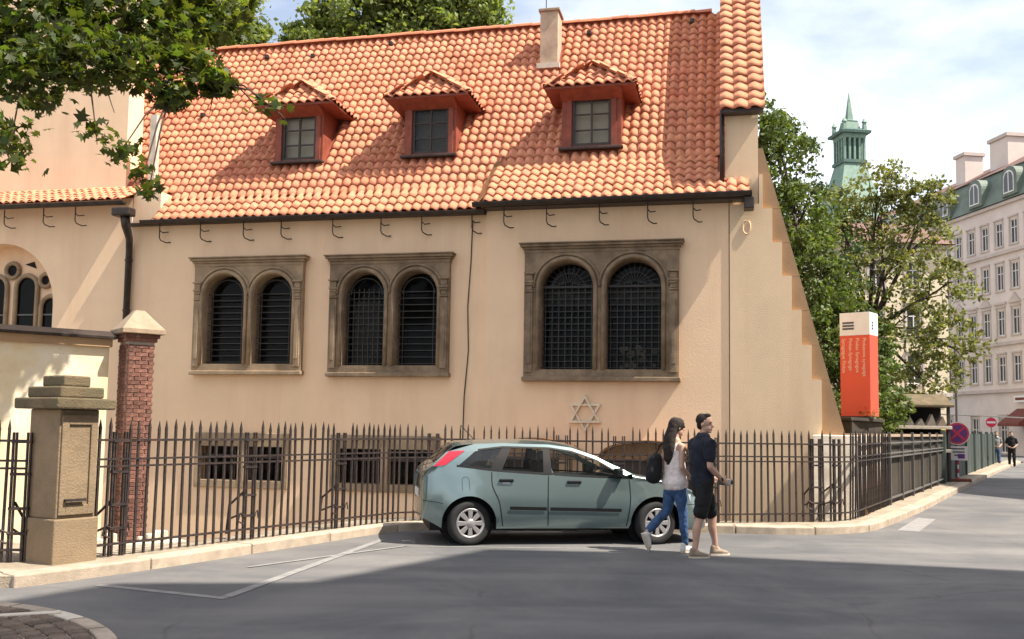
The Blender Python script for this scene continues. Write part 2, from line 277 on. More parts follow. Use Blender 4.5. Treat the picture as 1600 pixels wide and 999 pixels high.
# ------------------------------------------------------------------ materials
M_ = dict(
    asphalt=asphalt_mat(),
    ground=mat('yard_earth', (0.22, 0.19, 0.15), 0.95, 0.2, 1.5, 0.4, 30),
    pavement=mat('pavement', (0.33, 0.27, 0.20), 0.9, 0.16, 2.5, 0.5, 60, stain=(0.2, 0.16, 0.11), stain_scale=1.4),
    kerb=mat('kerb_stone', (0.42, 0.34, 0.26), 0.85, 0.14, 5, 0.35, 70, stain=(0.27, 0.21, 0.15), stain_scale=2.0, island=0.08),
    line=mat('road_paint', (0.235, 0.225, 0.215), 0.8, 0.15, 9, 0.2, 90, stain=(0.26, 0.25, 0.24), stain_scale=5, stain_lo=0.45, stain_hi=0.7),
    wall=mat('facade_stucco', (0.86, 0.615, 0.405), 0.92, 0.03, 1.1, 0.25, 55, stain=(0.72, 0.475, 0.31), stain_scale=0.9, stain_lo=0.48, stain_hi=0.85, streak=True),
    chim=mat('chimney_render', (0.50, 0.37, 0.265), 0.92, 0.1, 3, 0.3, 40, stain=(0.3, 0.22, 0.16), stain_scale=2), mansard=mat('mansard_copper', (0.15, 0.185, 0.15), 0.7, 0.14, 1.0, 0.1, 10, stain=(0.12, 0.14, 0.12), stain_scale=.8),
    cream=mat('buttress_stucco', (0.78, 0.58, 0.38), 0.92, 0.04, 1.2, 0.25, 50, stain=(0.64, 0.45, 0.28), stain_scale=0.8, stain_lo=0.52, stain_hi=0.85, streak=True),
    ochre=mat('ochre_tone', (0.37, 0.235, 0.13), 0.92, 0.07, 2.0, 0.25, 50),  # plain ochre tone, much darker than the buttress front
    lowwall=mat('low_wall_stucco', (0.74, 0.60, 0.38), 0.92, 0.05, 1.4, 0.25, 40, stain=(0.72, 0.67, 0.58), stain_scale=0.7, stain_lo=0.45, stain_hi=0.7),
    stone=mat('window_stone', (0.285, 0.205, 0.132), 0.9, 0.18, 4, 0.55, 60, stain=(0.115, 0.08, 0.052), stain_scale=1.7, stain_lo=0.45, stain_hi=0.72),
    stone_warm=mat('window_stone_warm', (0.36, 0.26, 0.165), 0.9, 0.14, 4, 0.5, 60, stain=(0.19, 0.13, 0.08), stain_scale=1.5, stain_lo=0.5, stain_hi=0.78),
    sand=mat('pillar_sandstone', (0.25, 0.18, 0.11), 0.9, 0.12, 3, 0.45, 50, stain=(0.16, 0.115, 0.07), stain_scale=1.6, stain_lo=0.46, stain_hi=0.75),
    mossy=mat('weathered_cap_stone', (0.17, 0.125, 0.072), 0.95, 0.25, 6, 0.6, 50, stain=(0.09, 0.08, 0.045), stain_scale=3, stain_lo=0.45, stain_hi=0.65),
    starw=mat('star_cream', (0.76, 0.64, 0.48), 0.85, 0.06, 5), pale=mat('pale_stone', (0.62, 0.54, 0.44), 0.9, 0.1, 5, 0.4, 60, stain=(0.4, 0.33, 0.25), stain_scale=3),
    tile=mat('roof_tile', (0.63, 0.265, 0.152), 0.85, 0.10, 14, 0.4, 120, spec=.2, stain=(0.42, 0.11, 0.055), stain_scale=1.6, stain_lo=0.45, stain_hi=0.80, island=0.09, hue=0.004),
    redwood=mat('red_painted_wood', (0.27, 0.065, 0.035), 0.6, 0.15, 7, 0.3, 60),
    wood=mat('window_wood', (0.055, 0.040, 0.032), 0.55, 0.15, 9),
    copper_brown=mat('brown_sheet_metal', (0.24, 0.115, 0.05), 0.5, 0.2, 6, 0.15, 20, metal=0.3),
    gutter=mat('gutter_metal', (0.055, 0.043, 0.036), 0.45, 0.2, 6, metal=0.5),
    iron=mat('wrought_iron', (0.050, 0.038, 0.036), 0.55, 0.25, 14, 0.3, 120, metal=0.35, stain=(0.10, 0.055, 0.035), stain_scale=7, stain_lo=0.5, stain_hi=0.75),
    wbars=mat('window_grille', (0.055, 0.05, 0.046), 0.6, 0.15, 9, metal=0.2), bars=mat('window_bars', (0.16, 0.15, 0.14), 0.5, 0.15, 9, metal=0.4),
    dark=mat('dark_interior', (0.012, 0.011, 0.010), 0.9),
    curtain=mat('curtain', (0.20, 0.19, 0.17), 0.9, 0.2, 5),
    blind=mat('roller_blind', (0.62, 0.55, 0.42), 0.85, 0.05, 5),
    brick=mat('brick', (0.18, 0.078, 0.056), 0.9, 0.15, 12, 0.5, 80, stain=(0.5, 0.36, 0.3), stain_scale=6, stain_lo=0.55, stain_hi=0.8, island=0.3),
    mortar=mat('mortar', (0.40, 0.33, 0.27), 0.95, 0.1, 10),
    glass=glass_mat('window_glass', (0.6, 0.6, 0.58), 0.55, .06, (.008, .008, .008), .18), glass_clear=glass_mat('dormer_glass', (0.9, 0.9, 0.88), 0.78),
    glass_far=glass_mat('far_window_glass', (1, 1, 1), 0.0, 0.12, (0.05, 0.05, 0.05)),
    bark=mat('bark', (0.085, 0.062, 0.045), 0.95, 0.3, 9, 0.8, 30),
    far_wall=mat('far_plaster', (0.66, 0.57, 0.51), 0.9, 0.05, 0.6, 0.1, 20, stain=(0.54, 0.45, 0.40), stain_scale=0.35),
    far_trim=mat('far_trim', (0.52, 0.44, 0.39), 0.9, 0.08, 1.0),
    far_cream=mat('far_cream_plaster', (0.66, 0.56, 0.40), 0.9, 0.06, 0.6),
    far_roof=mat('far_roof_tile', (0.16, 0.085, 0.070), 0.85, 0.2, 2.0, 0.4, 12),
    copper=mat('verdigris_copper', (0.175, 0.27, 0.215), 0.7, 0.14, 1.3, 0.1, 12, stain=(0.10, 0.15, 0.12), stain_scale=1.0, stain_lo=0.5, stain_hi=0.8),
    copper_dk=mat('dark_verdigris', (0.07, 0.13, 0.11), 0.7, 0.2, 2),
    hoard=mat('green_hoarding', (0.035, 0.05, 0.042), 0.7, 0.2, 3, island=0.2),
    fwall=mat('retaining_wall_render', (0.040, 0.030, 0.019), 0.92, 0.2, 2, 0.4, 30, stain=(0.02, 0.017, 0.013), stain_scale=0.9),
    orange=mat('orange_sign_panel', (0.62, 0.075, 0.032), 0.45, 0.03, 3),
    white=mat('white_panel', (0.72, 0.70, 0.67), 0.5, 0.04, 4),
    ink=mat('dark_lettering', (0.06, 0.065, 0.075), 0.6, 0.02, 4),
    ltr=mat('pale_lettering', (0.80, 0.52, 0.38), 0.6, 0.02, 4),
    sblue=mat('sign_purple_blue', (0.10, 0.022, 0.17), 0.4, 0.03, 4), sred=mat('sign_red', (0.50, 0.02, 0.06), 0.4, 0.03, 4), swhite=mat('sign_white', (0.66, 0.62, 0.60), 0.5, 0.04, 4),
    paint=mat('car_paint', (0.175, 0.235, 0.235), 0.20, 0.03, 1.5, metal=0.6, coat=0.9, stain=(.21, .21, .19), stain_scale=5, stain_lo=.6, stain_hi=1.0),
    rubber=mat('tyre_rubber', (0.018, 0.018, 0.018), 0.85, 0.1, 20), black=mat('black_plastic', (0.012, 0.012, 0.013), 0.55, 0.1, 12, spec=.15),
    rim=mat('hubcap_silver', (0.42, 0.40, 0.40), 0.35, 0.06, 6, metal=0.6), tail=mat('tail_light_red', (0.50, 0.012, 0.03), 0.2, 0.05, 12, coat=0.6),
    cglass=glass_mat('car_glass', (0.95, 0.97, 0.95), 0.86), cglass_dark=glass_mat('car_glass_dark', (0.35, 0.37, 0.36), 0.4),
    amber=mat('amber_lens', (0.75, 0.2, 0.05), 0.3, 0.03, 9), chrome=mat('handle_plate', (0.55, 0.6, 0.6), 0.3, 0.03, 9, metal=0.6),
    cloth_grey=mat('seat_cloth', (0.13, 0.125, 0.12), 0.9, 0.1, 9),
    skin=mat('skin', (0.47, 0.285, 0.205), 0.55, 0.06, 9), hair=mat('dark_hair', (0.022, 0.013, 0.010), 0.8, 0.3, 40, 0.5, 120),
    navy=mat('navy_cotton', (0.012, 0.014, 0.026), 0.9, 0.2, 9, 0.3, 40), blk=mat('black_cotton', (0.010, 0.010, 0.011), 0.9, 0.2, 9, 0.3, 40),
    pink=mat('pale_pink_cotton', (0.72, 0.62, 0.58), 0.9, 0.06, 9, 0.3, 40), denim=mat('blue_denim', (0.045, 0.095, 0.20), 0.9, 0.22, 9, 0.4, 60),
    shoe=mat('taupe_shoe', (0.26, 0.20, 0.15), 0.8, 0.12, 9), shoe_w=mat('white_shoe', (0.62, 0.60, 0.57), 0.7, 0.08, 9),
    greydev=mat('grey_plastic', (0.20, 0.20, 0.19), 0.5, 0.1, 9),
    sett=mat('granite_sett', (0.16, 0.115, 0.085), 0.85, 0.2, 9, 0.5, 60, island=0.35), green_bin=mat('green_plastic', (0.03, 0.09, 0.04), 0.5, 0.1, 5), yellow=mat('yellow_plastic', (0.75, 0.6, 0.04), 0.45, 0.05, 5),
    red=mat('dull_red_paint', (0.16, 0.04, 0.026), 0.7, 0.15, 5), tan=mat('tan_coping', (0.34, 0.25, 0.175), 0.9, 0.1, 5, 0.3, 30),
    opp=mat('opposite_plaster', (0.50, 0.42, 0.33), 0.9, 0.05, 0.5),
    leaf_near=mat('maple_leaf', (0.066, 0.090, 0.017), 0.55, 0.25, 1.5, island=0.5, hue=0.035, trans=0.42, tcol=(1.9, 1.9, 0.7)),
    leaf_a=mat('leaf_mid_green', (0.100, 0.140, 0.034), 0.6, 0.2, 0.7, island=0.45, hue=0.025, trans=0.35, tcol=(1.5, 1.5, 0.6)),
    leaf_b=mat('leaf_yellow_green', (0.18, 0.20, 0.065), 0.6, 0.2, 0.7, island=0.45, hue=0.025, trans=0.35, tcol=(1.5, 1.4, 0.6)),
    leaf_d=mat('leaf_bright_green', (0.21, 0.26, 0.075), 0.6, 0.2, 0.7, island=0.4, hue=0.02, trans=0.4, tcol=(1.4, 1.4, 0.6)),
    leaf_c=mat('leaf_deep_green', (0.055, 0.085, 0.028), 0.6, 0.2, 0.7, island=0.45, hue=0.02, trans=0.3, tcol=(1.4, 1.5, 0.6)),
)

# ------------------------------------------------------------------ ground, road, kerb
KERB = [(-4.72, 9.30), (-4.45, 9.68), (-3.83, 10.71), (-3.23, 11.84), (-2.57, 13.12), (-2.0, 14.25), (-1.45, 14.86), (-0.4, 15.08), (1.5, 15.14), (3.27, 15.18),
        (4.2, 15.08), (5.0, 15.2), (5.7, 15.62), (6.32, 16.42), (8.45, 19.87), (12.15, 26.3), (17.32, 35.2), (25.0, 48.2), (31.0, 58.0)]
KS = [Vector((p.x, p.y)) for p in smoothline([(a, b, 0) for a, b in KERB], 6)]
def offset_line(P, d):
    out = []
    for i, p in enumerate(P):
        t = (P[min(i + 1, len(P) - 1)] - P[max(i - 1, 0)]).normalized(); out.append(p + Vector((-t.y, t.x)) * d)
    return out
ZB0 = -1.36
tag(sheet('ground', [(-900, -900), (900, -900), (900, 1500), (-900, 1500)], -1.36, M_['ground']), kind='structure')
tag(sheet('road', [(p.x, p.y) for p in offset_line(KS, 0.05)] + [(28, 60.5), (12, 61), (12, 130), (140, 130), (140, -60), (-70, -60), (-70, 8.2), (-6.2, 9.1)], 0.0, M_['asphalt'], 0.5), kind='structure')
kerb = tag(link('kerb', None), kind='structure')
d, tot, i = 0.0, polylen(KS), 0
while d < 58:
    L_ = 1.25 if d > 7 else 1.55
    n = 5; mb = MB(); a = [along(KS, d + 0.006 + (L_ - 0.012) * k / (n - 1)) for k in range(n)]
    F_ = [p for p, t in a]; B_ = [p + Vector((-t.y, t.x)) * 0.27 for p, t in a]; dz = random.uniform(-0.006, 0.006)
    for k in range(n - 1):
        f0, f1, b0, b1 = F_[k], F_[k + 1], B_[k], B_[k + 1]; zt = 0.125 + dz
        mb.quad((f0.x, f0.y, zt), (f1.x, f1.y, zt), (b1.x, b1.y, zt), (b0.x, b0.y, zt)); mb.quad((f0.x, f0.y, -.1), (f1.x, f1.y, -.1), (f1.x, f1.y, zt), (f0.x, f0.y, zt))
        mb.quad((b0.x, b0.y, -.1), (b0.x, b0.y, zt), (b1.x, b1.y, zt), (b1.x, b1.y, -.1))
    for q, b in ((F_[0], B_[0]), (F_[-1], B_[-1])): mb.quad((q.x, q.y, -.1), (b.x, b.y, -.1), (b.x, b.y, zt), (q.x, q.y, zt))
    mb.build('kerb_stone', M_['kerb'], kerb, bevel=0.018); d += L_
# pavement between kerb and railings, and the plinth the railings stand on
FEN1 = [(-4.50, 10.49), (-1.76, 15.05)]
FEN2 = [(-1.76, 15.05), (-0.9, 15.50), (3.31, 15.58), (5.37, 16.10)]
FEN3 = [(5.37, 16.10), (5.75, 16.38), (6.08, 16.85), (7.79, 19.87)]
FEN4 = [(7.79, 19.87), (10.34, 24.31), (13.0, 29.0)]
FEN5 = [(13.0, 29.0), (26.6, 52.6)]
FALL = FEN1 + FEN2[1:] + FEN3[1:] + FEN4[1:] + FEN5[1:]
FV = [Vector(p) for p in FALL]
mb = MB(); PA, PB = offset_line(KS, 0.262), offset_line(KS, 0.86)
for i in range(1, len(KS) - 1):
    if PA[i].y > 57: break
    a, b, c, e = PA[i], PA[i + 1], PB[i + 1], PB[i]
    mb.quad((a.x, a.y, .117), (b.x, b.y, .117), (c.x, c.y, .117), (e.x, e.y, .117)); mb.quad((e.x, e.y, .117), (c.x, c.y, .117), (c.x, c.y, ZB0), (e.x, e.y, ZB0))
tag(mb.build('pavement', M_['pavement']), kind='structure')
tag(sheet('forecourt', [(-4.66, 9.62), (-4.72, 9.34), (-6.2, 9.12), (-70, 8.25), (-70, 13.0), (-7.5, 12.8), (-4.75, 11.05), (-4.5, 10.5)], 0.108, M_['pavement'], 1.4), kind='structure')
# painted parking-bay lines
def stripe(name, a, b, w, parent=None, z=.004):
    a, b = Vector(a), Vector(b); t = (b - a).normalized(); s = Vector((-t.y, t.x)) * w / 2; mb = MB(); n = max(2, int((b - a).length / 0.4))
    for k in range(n):
        p, q = a + (b - a) * k / n, a + (b - a) * (k + 1) / n
        mb.quad((*(p - s), z), (*(q - s), z), (*(q + s), z), (*(p + s), z))
    return tag(mb.build(name, M_['line'], parent), kind='structure')
stripe('road_marking', (-4.02, 9.55), (-2.58, 8.93), .10); stripe('road_marking', (-2.60, 9.0), (-1.78, 13.62), .11, None, .006)
stripe('road_marking', (-2.9, 10.85), (-1.38, 12.95), .07, None, .008); stripe('road_marking', (-1.38, 12.95), (1.9, 13.0), .06)
tag(MB().quad((6.40, 16.02, .004), (6.68, 15.83, .004), (8.0, 18.2, .004), (7.75, 18.4, .004)).build('road_marking', M_['line']), kind='structure')
# paved corner in front at the left, with a granite edge
cc = Vector((-5.2, 5.6)); rad = 2.78
corner = tag(MB().lathe([(0.01, .062), (rad - .14, .062), (rad - .14, -.05)], 48, Matrix.Translation((cc.x, cc.y, 0))).build('corner_pavement', M_['mortar']), kind='structure')
edge = tag(link('corner_kerb', None), kind='structure')
for k in range(14):
    a0, a1 = R(-10 + k * 9.4), R(-10 + (k + 1) * 9.4 - .35); mb = MB()
    for j in range(3):
        b0, b1 = a0 + (a1 - a0) * j / 3, a0 + (a1 - a0) * (j + 1) / 3
        P = lambda r, a, z: (cc.x + r * math.cos(a), cc.y + r * math.sin(a), z)
        for r0, r1, z0, z1 in ((rad - .13, rad, .08, .08), (rad, rad, .08, -.05), (rad - .13, rad - .13, .08, -.05)):
            mb.quad(P(r0, b0, z0), P(r0, b1, z0), P(r1, b1, z1), P(r1, b0, z1))
    mb.build('kerb_stone', M_['pale'] if k % 3 == 0 else M_['kerb'], edge, bevel=.01)
sett_meshes = []
for k in range(5):
    w = random.uniform(.105, .13); mb = MB().box(-.062, .062, -w / 2, w / 2, -.02, .018); me = mb.mesh('sett', M_['sett']); bm = bmesh.new(); bm.from_mesh(me)
    bmesh.ops.bevel(bm, geom=bm.edges, offset=.014, segments=1, affect='EDGES'); bm.to_mesh(me); bm.free(); sett_meshes.append(me)
for r in range(9):
    rr = rad - .22 - r * .138; n = int(rr * 1.9 / .135)
    for k in range(n):
        a = R(8) + 1.9 * k / n
        o = link('sett', sett_meshes[(r + k) % 5], corner); o.location = (cc.x + rr * math.cos(a), cc.y + rr * math.sin(a), .068 + random.uniform(-.006, .006)); o.rotation_euler = (random.uniform(-.04, .04), random.uniform(-.04, .04), a + random.uniform(-.05, .05))
mb = MB()
for (a, b) in (((-4.85, 7.86), (-4.0, 7.55)), ((-4.0, 7.55), (-3.55, 7.76))):
    a, b = Vector(a), Vector(b); t = (b - a).normalized(); s = Vector((-t.y, t.x)) * .05
    mb.prism([tuple(a - s), tuple(b - s), tuple(b + s), tuple(a + s)], 2, .05, .094)
mb.build('edging_strip', M_['pale'], corner, bevel=.006)

# ------------------------------------------------------------------ the synagogue
ANG = R(12.5)
SYN = thing('synagogue', 'peach stuccoed synagogue with orange tiled roof, three dormers and twin-arched stone windows', 'building', (4.08, 18.0, 0), -ANG)
ZB = -1.36
STEP = -4.72
windows = [(-11.10, -8.62, 2.64, 5.10, 'warm'), (-8.02, -5.46, 2.61, 5.08, 'mid'), (-3.90, -0.92, 2.53, 5.20, 'dark')]
lights = [[(-10.86, -9.94), (-9.73, -8.85)], [(-7.71, -6.83), (-6.59, -5.71)], [(-3.58, -2.55), (-2.30, -1.25)]]
base_holes = [(-10.85, -10.0, .42, 1.12), (-9.85, -9.0, .42, 1.12), (-7.8, -6.85, .42, 1.12), (-6.7, -5.75, .42, 1.12), (-4.35, -3.2, .0, 1.08)]
W_LEFT = -12.75
wallmb = MB(); hl = [(w[0] + .06, w[1] - .06, w[2] + .06, w[3] - .06) for w in windows]
cells(wallmb, W_LEFT, STEP, ZB, 5.96, 0.0, hl[:2] + base_holes[:4])
for h in hl[:2] + base_holes[:4]: reveal(wallmb, h, 0, .4)
wallmb.build('wall', M_['wall'], SYN)
mb = MB(); dr = -.10
holes_r = [hl[2], base_holes[4]]
cells(mb, STEP, 0.0, ZB, 5.97, dr, holes_r)
for h in holes_r: reveal(mb, h, dr, .4)
mb.quad((STEP, dr, ZB), (STEP, dr, 5.97), (STEP, .02, 5.97), (STEP, .02, ZB)); mb.quad((0, dr, ZB), (0, .05, ZB), (0, .05, 5.97), (0, dr, 5.97))
mb.build('wall', M_['wall'], SYN)
# room behind the glass, dark floor and back walls
mb = MB(); mb.quad((-12.7, 1.6, ZB), (-.2, 1.6, ZB), (-.2, 1.6, 6.3), (-12.7, 1.6, 6.3)); mb.build('inner_wall', M_['dark'], SYN)
mb = MB().quad((-12.7, .42, 6.35), (-.2, .42, 6.35), (-.2, 7.5, 6.35), (-12.7, 7.5, 6.35)); mb.build('attic_floor', M_['dark'], SYN)
mb = MB(); mb.box(-20.5, .5, 7.6, 7.9, ZB, 6.4); mb.build('wall', M_['wall'], SYN)

def arch_pts(a, b, zs, n=14):
    c, r = (a + b) / 2, (b - a) / 2
    return [(c - r * math.cos(math.pi * k / n), zs + r * math.sin(math.pi * k / n)) for k in range(n + 1)]
def stone_window(w, ls, m, y0, idx):
    x0, x1, z0, z1, _ = w; yf = y0 - .13; yb = .30
    W = link('window', None, SYN)
    mb = MB(); zl = z0 + .20; r = (ls[0][1] - ls[0][0]) / 2; zs = z1 - .36 - r; ztop = z1 - .195
    xs = [x0, ls[0][0], ls[0][1], ls[1][0], ls[1][1], x1]
    for a, b in ((xs[0], xs[1]), (xs[2], xs[3]), (xs[4], xs[5])):
        mb.quad((a, yf, zl), (b, yf, zl), (b, yf, ztop), (a, yf, ztop))
    mb.quad((x0, yf, z0), (x1, yf, z0), (x1, yf, zl), (x0, yf, zl))
    for a, b in ls:
        P = arch_pts(a, b, zs)
        for p, q in zip(P[:-1], P[1:]):
            mb.quad((p[0], yf, p[1]), (q[0], yf, q[1]), (q[0], yf, ztop), (p[0], yf, ztop)); mb.quad((p[0], yf, p[1]), (p[0], yb, p[1]), (q[0], yb, q[1]), (q[0], yf, q[1]))
        mb.quad((a, yf, zl), (a, yf, zs), (a, yb, zs), (a, yb, zl)); mb.quad((b, yf, zl), (b, yb, zl), (b, yb, zs), (b, yf, zs)); mb.quad((a, yf, zl), (a, yb, zl), (b, yb, zl), (b, yf, zl))
    for x in (x0, x1): mb.quad((x, yf, z0), (x, y0 + .02, z0), (x, y0 + .02, ztop), (x, yf, ztop))
    mb.quad((x0, yf, z0), (x1, yf, z0), (x1, y0 + .02, z0), (x0, y0 + .02, z0)); mb.quad((x0, yf, ztop), (x0, y0 + .02, ztop), (x1, y0 + .02, ztop), (x1, yf, ztop))
    fr = mb.build('frame', m, W)
    for a, b in ls:   # archivolts with jamb mouldings
        mb = MB(); pr = arch_pts(a - .05, b + .05, zs, 18)
        mb.tube([(a - .05, yf - .005, zl)] + [(p[0], yf - .005, p[1]) for p in pr] + [(b + .05, yf - .005, zl)], .045, 6, squash=1.0)
        pr2 = arch_pts(a - .135, b + .135, zs, 18)
        mb.build('archivolt', m, W, smooth=True)
        mb = MB().tube([(p[0], yf - .01, p[1]) for p in pr2], .028, 6); mb.build('arch_moulding', m, W, smooth=True)
    mb = MB()   # cornice, stepped profile returned at the ends
    for k, (dz, ov, th) in enumerate(((0, .015, .07), (.07, .05, .045), (.115, .10, .05), (.165, .13, .03))):
        mb.box(x0 - ov * .8, x1 + ov * .8, yf - ov, y0 + .03, ztop + dz - .0 + .001 * k, ztop + dz + th)
    mb.build('cornice', m, W, bevel=.012)
    for cx in (x0 + .10, x1 - .10):   # carved pilasters with capitals
        mb = MB(); mb.box(cx - .075, cx + .075, yf - .035, yf + .01, zl - .06, zs - .10); mb.box(cx - .04, cx + .04, yf - .05, yf - .03, zl + .1, zs - .25); mb.build('pilaster', m, W, bevel=.01)
        mb = MB()
        for k, (hw, dp, hz) in enumerate(((.085, .05, .04), (.06, .04, .09), (.075, .06, .05), (.09, .075, .05), (.065, .05, .12), (.1, .085, .04))):
            za = min(zs - .09, ztop - .40) + sum((.04, .09, .05, .05, .12, .04)[:k]); mb.box(cx - hw, cx + hw, yf - dp, yf + .01, za, za + hz - .004)
        mb.build('capital', m, W, bevel=.012)
    mb = MB().box(x0 - .03, x1 + .03, yf - .05, y0 + .03, z0 - .03, z0 + .055); mb.build('sill', m, W, bevel=.014)
    for li, (a, b) in enumerate(ls):
        P = [(a, zl)] + arch_pts(a, b, zs) + [(b, zl)]
        mb = MB().quad(*[(p[0], .20, p[1]) for p in P]); mb.build('pane', M_['glass'], W)
        if idx == 1 and li == 0:
            mb = MB()
            for k in range(10): mb.quad((a + .06 + k * .06, .26 + .02 * (k % 2), zl), (a + .12 + k * .06, .26 + .02 * ((k + 1) % 2), zl), (a + .12 + k * .06, .26 + .02 * ((k + 1) % 2), zs - .1), (a + .06 + k * .06, .26 + .02 * (k % 2), zs - .1))
            mb.build('curtain', M_['curtain'], W)
        if idx == 2:
            mb = MB().quad((a + .05, .27, zs - .32), (b - .05, .27, zs - .32), (b - .05, .27, zs + .05), (a + .05, .27, zs + .05)); mb.build('roller_blind', M_['curtain'], W)
            if li == 1:
                mb = MB()
                for _ in range(26): mb.box(*(lambda x, z, s: (x, x + s, .23, .25, z, z + s * 1.1))(random.uniform(a + .22, b - .12), random.uniform(zl + .02, zl + .42), random.uniform(.05, .11)))
                tag(mb.build('notice_paper', M_['pale'], W), kind='stuff')
        mb = MB(); nb = 12 if idx < 2 else 14
        for k in range(nb): z = zl + .05 + (zs - zl) * k / (nb - 1); mb.box(a + .005, b - .005, .055, .068, z - .008, z + .008)
        nv = 2 if (idx == 0 or (idx == 1 and li == 1)) else 8
        for k in range(nv): x = (a + .12 + (b - a - .24) * k) if nv == 2 else a + .06 + (b - a - .12) * k / (nv - 1); mb.box(x - .007, x + .007, .040, .054, zl, zs + .12)
        if idx == 2:
            c = (a + b) / 2
            for k in range(13): an = math.pi * (k + .5) / 13; mb.tube([(c + .1 * math.cos(an), .05, zs + .1 + .1 * math.sin(an) * .3), (c + (r - .02) * math.cos(an), .05, zs + (r - .02) * math.sin(an))], .007, 4)
            mb.tube([(c + (r * .62) * math.cos(math.pi * k / 14), .05, zs + (r * .62) * math.sin(math.pi * k / 14)) for k in range(15)], .008, 4)
            mb.box(a, b, .03, .07, zs + .02, zs + .06)
        else:
            P2 = arch_pts(a + .1, b - .1, zs, 12); mb.tube([(p[0], .05, p[1]) for p in P2], .012, 4)
        mb.build('window_bars', M_['wbars'], W)
    return W
for i, (w, l) in enumerate(zip(windows, lights)): stone_window(w, l, M_['stone_warm'] if i == 0 else M_['stone'], 0.0 if i < 2 else dr, i)

# basement windows
for gi, grp in enumerate(((0, 1), (2, 3))):
    W = link('basement_window', None, SYN); hs = [base_holes[k] for k in grp]; x0, x1 = hs[0][0] - .14, hs[-1][1] + .14
    mb = MB(); z0, z1 = .26, 1.40
    for a, b, c, d_ in ((x0, hs[0][0], z0, z1), (hs[0][1], hs[1][0], z0, z1), (hs[1][1], x1, z0, z1)): mb.box(a, b, -.05, .12, c, d_)
    for h in hs: mb.box(h[0], h[1], -.048, .12, z0, h[2]); mb.box(h[0], h[1], -.048, .12, h[3], z1)
    mb.build('frame', M_['stone_warm'], W, bevel=.01)
    for h in hs:
        MB().quad((h[0], .16, h[2]), (h[1], .16, h[2]), (h[1], .16, h[3]), (h[0], .16, h[3])).build('pane', M_['glass'], W)
        mb = MB(); mb.box(h[0], h[1], .04, .09, h[3] - .24, h[3] - .17)
        for k in range(4): x = h[0] + (h[1] - h[0]) * (k + .5) / 4; mb.box(x - .011, x + .011, .05, .07, h[2], h[3])
        mb.build('window_bars', M_['iron'], W)
# dark door and two curved metal hoods over the area steps
W = link('basement_door', None, SYN); MB().box(-4.35, -3.2, .2, .24, 0, 1.08).build('door_leaf', M_['wood'], W)
for cx, wd, zt in ((-3.55, 1.55, 1.42), (-1.45, 1.75, 1.40)):
    H_ = link('entrance_hood', None, SYN); n = 12; mb = MB(); mb2 = MB()
    P = [(cx - wd / 2 * math.cos(math.pi * k / n), zt - .30 + .30 * math.sin(math.pi * k / n)) for k in range(n + 1)]
    for p, q in zip(P[:-1], P[1:]):
        mb.quad((p[0], -1.0, p[1]), (q[0], -1.0, q[1]), (q[0], dr, q[1]), (p[0], dr, p[1])); mb.quad((p[0], -1.0, p[1] - .04), (p[0], dr, p[1] - .04), (q[0], dr, q[1] - .04), (q[0], -1.0, q[1] - .04))
        mb.quad((p[0], -1.0, p[1]), (p[0], -1.0, p[1] - .04), (q[0], -1.0, q[1] - .04), (q[0], -1.0, q[1]))
    mb.build('hood_sheet', M_['copper_brown'], H_)
    mb2.box(cx - wd / 2, cx + wd / 2, -.985, -.93, zt - .36, zt - .30); mb2.box(cx - wd / 2 + .02, cx - wd / 2 + .07, -.98, -.93, ZB, zt - .36); mb2.box(cx + wd / 2 - .07, cx + wd / 2 - .02, -.98, -.93, ZB, zt - .36); mb2.build('hood_frame', M_['copper_brown'], H_)
    
    if cx > -2: MB().box(cx - wd / 2 + .07, cx + wd / 2 - .07, -.93, -.91, ZB, zt - .37).build('hood_back', M_['wood'], H_)

# six-pointed star on the wall
ST = link('star', None, SYN); cx, cz, rr = -2.70, 1.89, .355
for s in (1, -1):
    mb = MB(); V = [(cx + rr * math.cos(R(90 * s + 120 * k)), cz + rr * 1.02 * math.sin(R(90 * s + 120 * k))) for k in range(3)]; y = dr - .07 if s > 0 else dr - .05
    for k in range(3):
        a, b = Vector(V[k]), Vector(V[(k + 1) % 3]); t = (b - a).normalized(); n2 = Vector((t.y, -t.x)); c0 = Vector((cx, cz))
        if (c0 - a).dot(n2) < 0: n2 = -n2
        ia, ib = a + (c0 - a) * .22, b + (c0 - b) * .22
        mb.prism([tuple(a), tuple(b), tuple(ib), tuple(ia)], 1, y, dr - .002)
    mb.build('star_triangle', M_['starw'], ST, bevel=.006)

# cable on the wall, small boxes
mb = MB().tube([(-5.03, -.012, 5.75), (-5.05, -.012, 4.9), (-5.10, -.012, 4.0), (-5.07, -.012, 3.1), (-5.14, -.012, 2.2), (-5.16, -.012, 1.0)], .012, 5); mb.build('cable', M_['gutter'], SYN)
